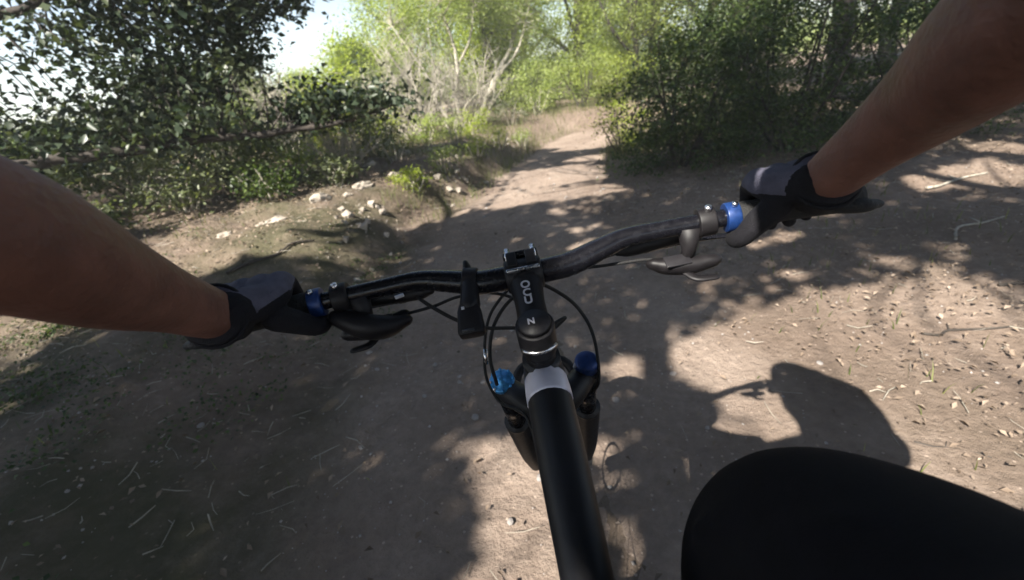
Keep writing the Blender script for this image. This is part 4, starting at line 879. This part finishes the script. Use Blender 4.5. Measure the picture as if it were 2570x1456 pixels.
PEL = A([.05, -.33, 1.04])
tube(body, [PEL - (0, .0, .07), PEL, A([.03, -.31, 1.17]), A([.0, -.25, 1.30]), A([0, -.20, 1.41])], [.12, .145, .125, .125, .11], 22, sm=4, flat=.82, ref=(0, 1, .4), round_=True)
tube(body, [A([-.19, -.14, 1.39]), A([0, -.17, 1.43]), A([.21, -.14, 1.41])], [.07, .085, .07], 16, sm=4, round_=True)
tube(body, [A([0, -.18, 1.44]), A([0, -.12, 1.53]), A([0, -.08, 1.58])], [.062, .055, .06], 16, sm=3)
ellipsoid(body, (0, -.055, 1.625), (.078, .098, .118), 20, 14, Matrix.Rotation(-.35, 3, 'X'))
ellipsoid(body, (0, .035, 1.60), (.014, .02, .026), 10, 8)                                   # nose
ellipsoid(body, (0, .01, 1.545), (.045, .045, .035), 14, 8)                                  # jaw
for s_ in (-1, 1): ellipsoid(body, (s_ * .08, -.06, 1.615), (.012, .022, .034), 10, 8)          # ears
KN, AN, TO = A([.205, .215, .885]), A([.19, -.06, .585]), A([.19, .09, .535])
LK, LA, LT = A([-.06, .03, .62]), A([-.06, -.06, .245]), A([-.06, .09, .19])
tube(body, [A([.14, -.30, 1.0]), A([.18, -.12, .985]), A([.21, .06, .95]), KN], [.11, .098, .082, .062], 20, sm=4, round_=True)
tube(body, [KN, A([.2, .13, .77]), A([.195, .02, .67]), AN], [.062, .060, .052, .036], 18, sm=4, round_=True)
tube(body, [A([-.05, -.30, 1.0]), A([-.06, -.15, .83]), LK], [.11, .088, .06], 20, sm=4, round_=True)
tube(body, [LK, A([-.06, -.03, .48]), LA], [.06, .054, .036], 18, sm=4, round_=True)
for a_, t_ in ((AN, TO), (LA, LT)): tube(body, [a_ + (0, -.03, -.02), t_], [.036, .03], 14, round_=True)
bo = baked(body, 'body', [M['skin']], rider, RB, .007, 8)
# shorts: cloth tube over hips and both thighs, right knee pulled up and out
sh = MB()
tube(sh, [PEL - (0, .0, .09), PEL + (0, 0, .03), A([.04, -.33, 1.13])], [.135, .162, .15], 22, sm=4, flat=.85, ref=(0, 1, .4), round_=True)
tube(sh, [A([.14, -.31, 1.0]), A([.20, -.12, .99]), A([.225, .06, .945]), A([.218, .15, .918]), A([.205, .208, .890]), A([.195, .215, .84]), A([.195, .185, .795])], [.125, .115, .106, .1, .088, .082, .078], 26, sm=5, round_=True)
tube(sh, [A([-.05, -.31, 1.0]), A([-.06, -.15, .83]), A([-.06, -.01, .66])], [.125, .105, .09], 20, sm=4, round_=True)
ellipsoid(sh, (.288, .165, .968), (.022, .026, .022), 10, 8)
for c_, dx_ in (((.20, .20, .965), .09), ((.215, .15, 1.006), .085), ((.225, .09, 1.035), .08), ((.20, .235, .91), .07)):       # cloth creases
    tube(sh, [A(c_) + (-dx_, .03, -.05), A(c_) + (-dx_ * .4, .01, .002), A(c_) + (dx_ * .5, -.02, .0), A(c_) + (dx_, -.05, -.04)], [.004, .009, .009, .004], 8, sm=4, round_=True)                                    # puckered seam fold
baked(sh, 'shorts', [M['shorts']], rider, RB, .008, 6)
je = MB()
tube(je, [PEL + (0, 0, .04), A([.03, -.31, 1.17]), A([.0, -.25, 1.30]), A([0, -.20, 1.42])], [.152, .136, .137, .12], 22, sm=4, flat=.84, ref=(0, 1, .4), round_=True)
tube(je, [A([-.20, -.14, 1.39]), A([0, -.17, 1.43]), A([.22, -.14, 1.41])], [.08, .095, .08], 16, sm=4, round_=True)
for a_ in (arm_l, arm_r): tube(je, a_[:3], [.085, .073, .067], 18, sm=4)
baked(je, 'jersey', [M['jersey']], rider, RB, .008, 5)
# helmet
he = MB(); hc = A([0, -.075, 1.665]); V = []; F = []; nu, nv = 28, 10
for i in range(nv + 1):
    t_ = (i / nv) * 1.75
    for k in range(nu):
        a = 2 * math.pi * k / nu; rr = math.sin(t_ + .02)
        V.append(hc + A([.108 * rr * math.cos(a), .142 * rr * math.sin(a), .105 * math.cos(t_)]) + (0, 0, .018 * (math.sin(a) < -.3) * -(i / nv) * 2))
for i in range(nv):
    for k in range(nu): F.append((i * nu + k, (i + 1) * nu + k, (i + 1) * nu + (k + 1) % nu, i * nu + (k + 1) % nu))
F.append(tuple(range(nu)))
he.add(V, F); helm = build(he, 'helmet', M['helmet'], rider, RB); so = helm.modifiers.new('s', 'SOLIDIFY'); so.thickness = .018
vi = MB(); V = []; F = []
for j in range(2):
    for k in range(13):
        a = R(25 + k * 130 / 12); V.append(hc + A([(.112 + .004 * j) * math.cos(a), (.142 + .07 * j) * math.sin(a), .03 - .005 * j]))
for k in range(12): F.append((k, k + 1, 14 + k, 13 + k))
vi.add(V, F); vo = build(vi, 'helmet_visor', M['helmet'], rider, RB); vo.modifiers.new('s', 'SOLIDIFY').thickness = .004
for k in range(5):
    mb = MB(); a = (k - 2) * .34
    tube(mb, [hc + A([.112 * math.sin(a), .13 * math.cos(t_), .10 * math.sin(t_) * math.cos(a) + .012]) for t_ in np.linspace(.55, 2.5, 8)], .009, 8, sm=2, round_=True); build(mb, 'helmet_rib', M['helmet'], rider, RB)
for a_, t_, nm in ((AN, TO, 1), (LA, LT, 2)):
    mb = MB(); tube(mb, [a_ + (0, -.045, .02), a_ + (0, -.03, -.03), (a_ + t_) / 2 + (0, 0, -.008), t_ + (0, .02, -.005)], [.045, .044, .045, .03], 16, sm=4, flat=.8, ref=(0, 0, 1), round_=True); build(mb, 'shoe', M['rubber'], rider, RB)
# gloved hands closed round the grips
def hand(s_, wrist):
    g = bw(bar_at(s_ * .322)); go = bw(bar_at(s_ * .352)); ax = (go - g) / np.linalg.norm(go - g)        # outwards along the grip
    back = wrist - g; back -= ax * (back @ ax); back /= np.linalg.norm(back)                          # grip to wrist
    up_ = np.cross(ax, back); up_ = up_ if up_[2] > 0 else -up_
    fwd = -back
    TW = 42
    def pt(a, ang, r):      # angle 0 = towards the wrist, 90 = over the top, 180 = front, 270 = below
        return g + ax * a + r * (back * math.cos(R(ang - TW)) + up_ * math.sin(R(ang - TW)))
    hb_ = MB()
    kn = [pt(a, 118, .036) for a in (-.034, -.012, .010, .031)]
    # palm: broad slab from the wrist over the grip to the knuckles
    for a, w_ in ((-.03, .0165), (-.011, .018), (.010, .018), (.029, .0165)):
        tube(hb_, [wrist + ax * a * .55 + up_ * .002, pt(a * .9, 62, .042), pt(a, 90, .0375), pt(a, 118, .0345)], [.0235, w_ + .0015, w_, w_ - .002], 12, sm=4, round_=True)
    tube(hb_, [wrist + ax * .012 - up_ * .004, pt(.02, 30, .036), pt(.034, 35, .028)], [.024, .019, .013], 12, sm=3, round_=True)     # heel of the hand
    for a, r_, end in ((-.033, .0095, 232), (-.0115, .0098, 240), (.0100, .0097, 240), (.0305, .0086, 232)):
        p = [pt(a, t_, q_) for t_, q_ in ((110, .035), (135, .034), (160, .0295), (185, .027), (210, .0265), (end, .0262))]
        tube(hb_, p, [r_ * 1.1, r_ * 1.1, r_, r_, r_ * .95, r_ * .85], 10, sm=3, round_=True)
    th = [pt(-.024, 25, .038), pt(-.044, 5, .036), pt(-.056, -30, .031), pt(-.060, -65, .0275), pt(-.056, -100, .027)]
    tube(hb_, th, [.0165, .0145, .012, .0115, .010], 10, sm=3, round_=True)
    # glove reaches over the wrist
    tube(hb_, [wrist + back * .012 + up_ * .001, wrist, wrist + fwd * .02], [.0318, .0312, .029], 20, round_=False)
    kc = pt(0, 112, .036); nh = np.cross(ax, kc - wrist); nh /= np.linalg.norm(nh); nh = nh if nh[2] > 0 else -nh
    wk = (kc - wrist) / np.linalg.norm(kc - wrist)
    def pick(c):
        d = c - wrist; h = d @ nh; t_ = d @ wk
        return np.where((h > -.005 + .003 * np.sin((d @ ax) * 90)) & (t_ > .004), 0, 1)
    gl = baked(hb_, 'glove', [M['glove_back'], M['glove_palm']], rider, RB, .0022, 4, pick)
    mb = MB(); c0 = wrist + back * .008
    pts_ = [c0 + (ax * math.cos(t_) + up_ * math.sin(t_)) * .0328 for t_ in np.linspace(0, 2 * math.pi, 25)]
    tube(mb, pts_, .0022, 8); build(mb, 'cuff', M['glove_palm'], gl, RB)
hand(-1, LW); hand(1, RW)

# ------------------------------------------------------------------ air
mb = MB(); mb.box((0, 0, 6), (170, 170, 10))
hz = bpy.data.materials.new('haze air'); hz.use_nodes = True; hn = hz.node_tree.nodes; hn.remove(hn['Principled BSDF'])
pv = hn.new('ShaderNodeVolumePrincipled'); pv.inputs['Color'].default_value = (.93, .96, .97, 1); pv.inputs['Density'].default_value = .0042; pv.inputs['Anisotropy'].default_value = .2
hz.node_tree.links.new(pv.outputs[0], hn['Material Output'].inputs['Volume'])
tag(build(mb, 'haze', hz, smooth=False), kind='stuff')
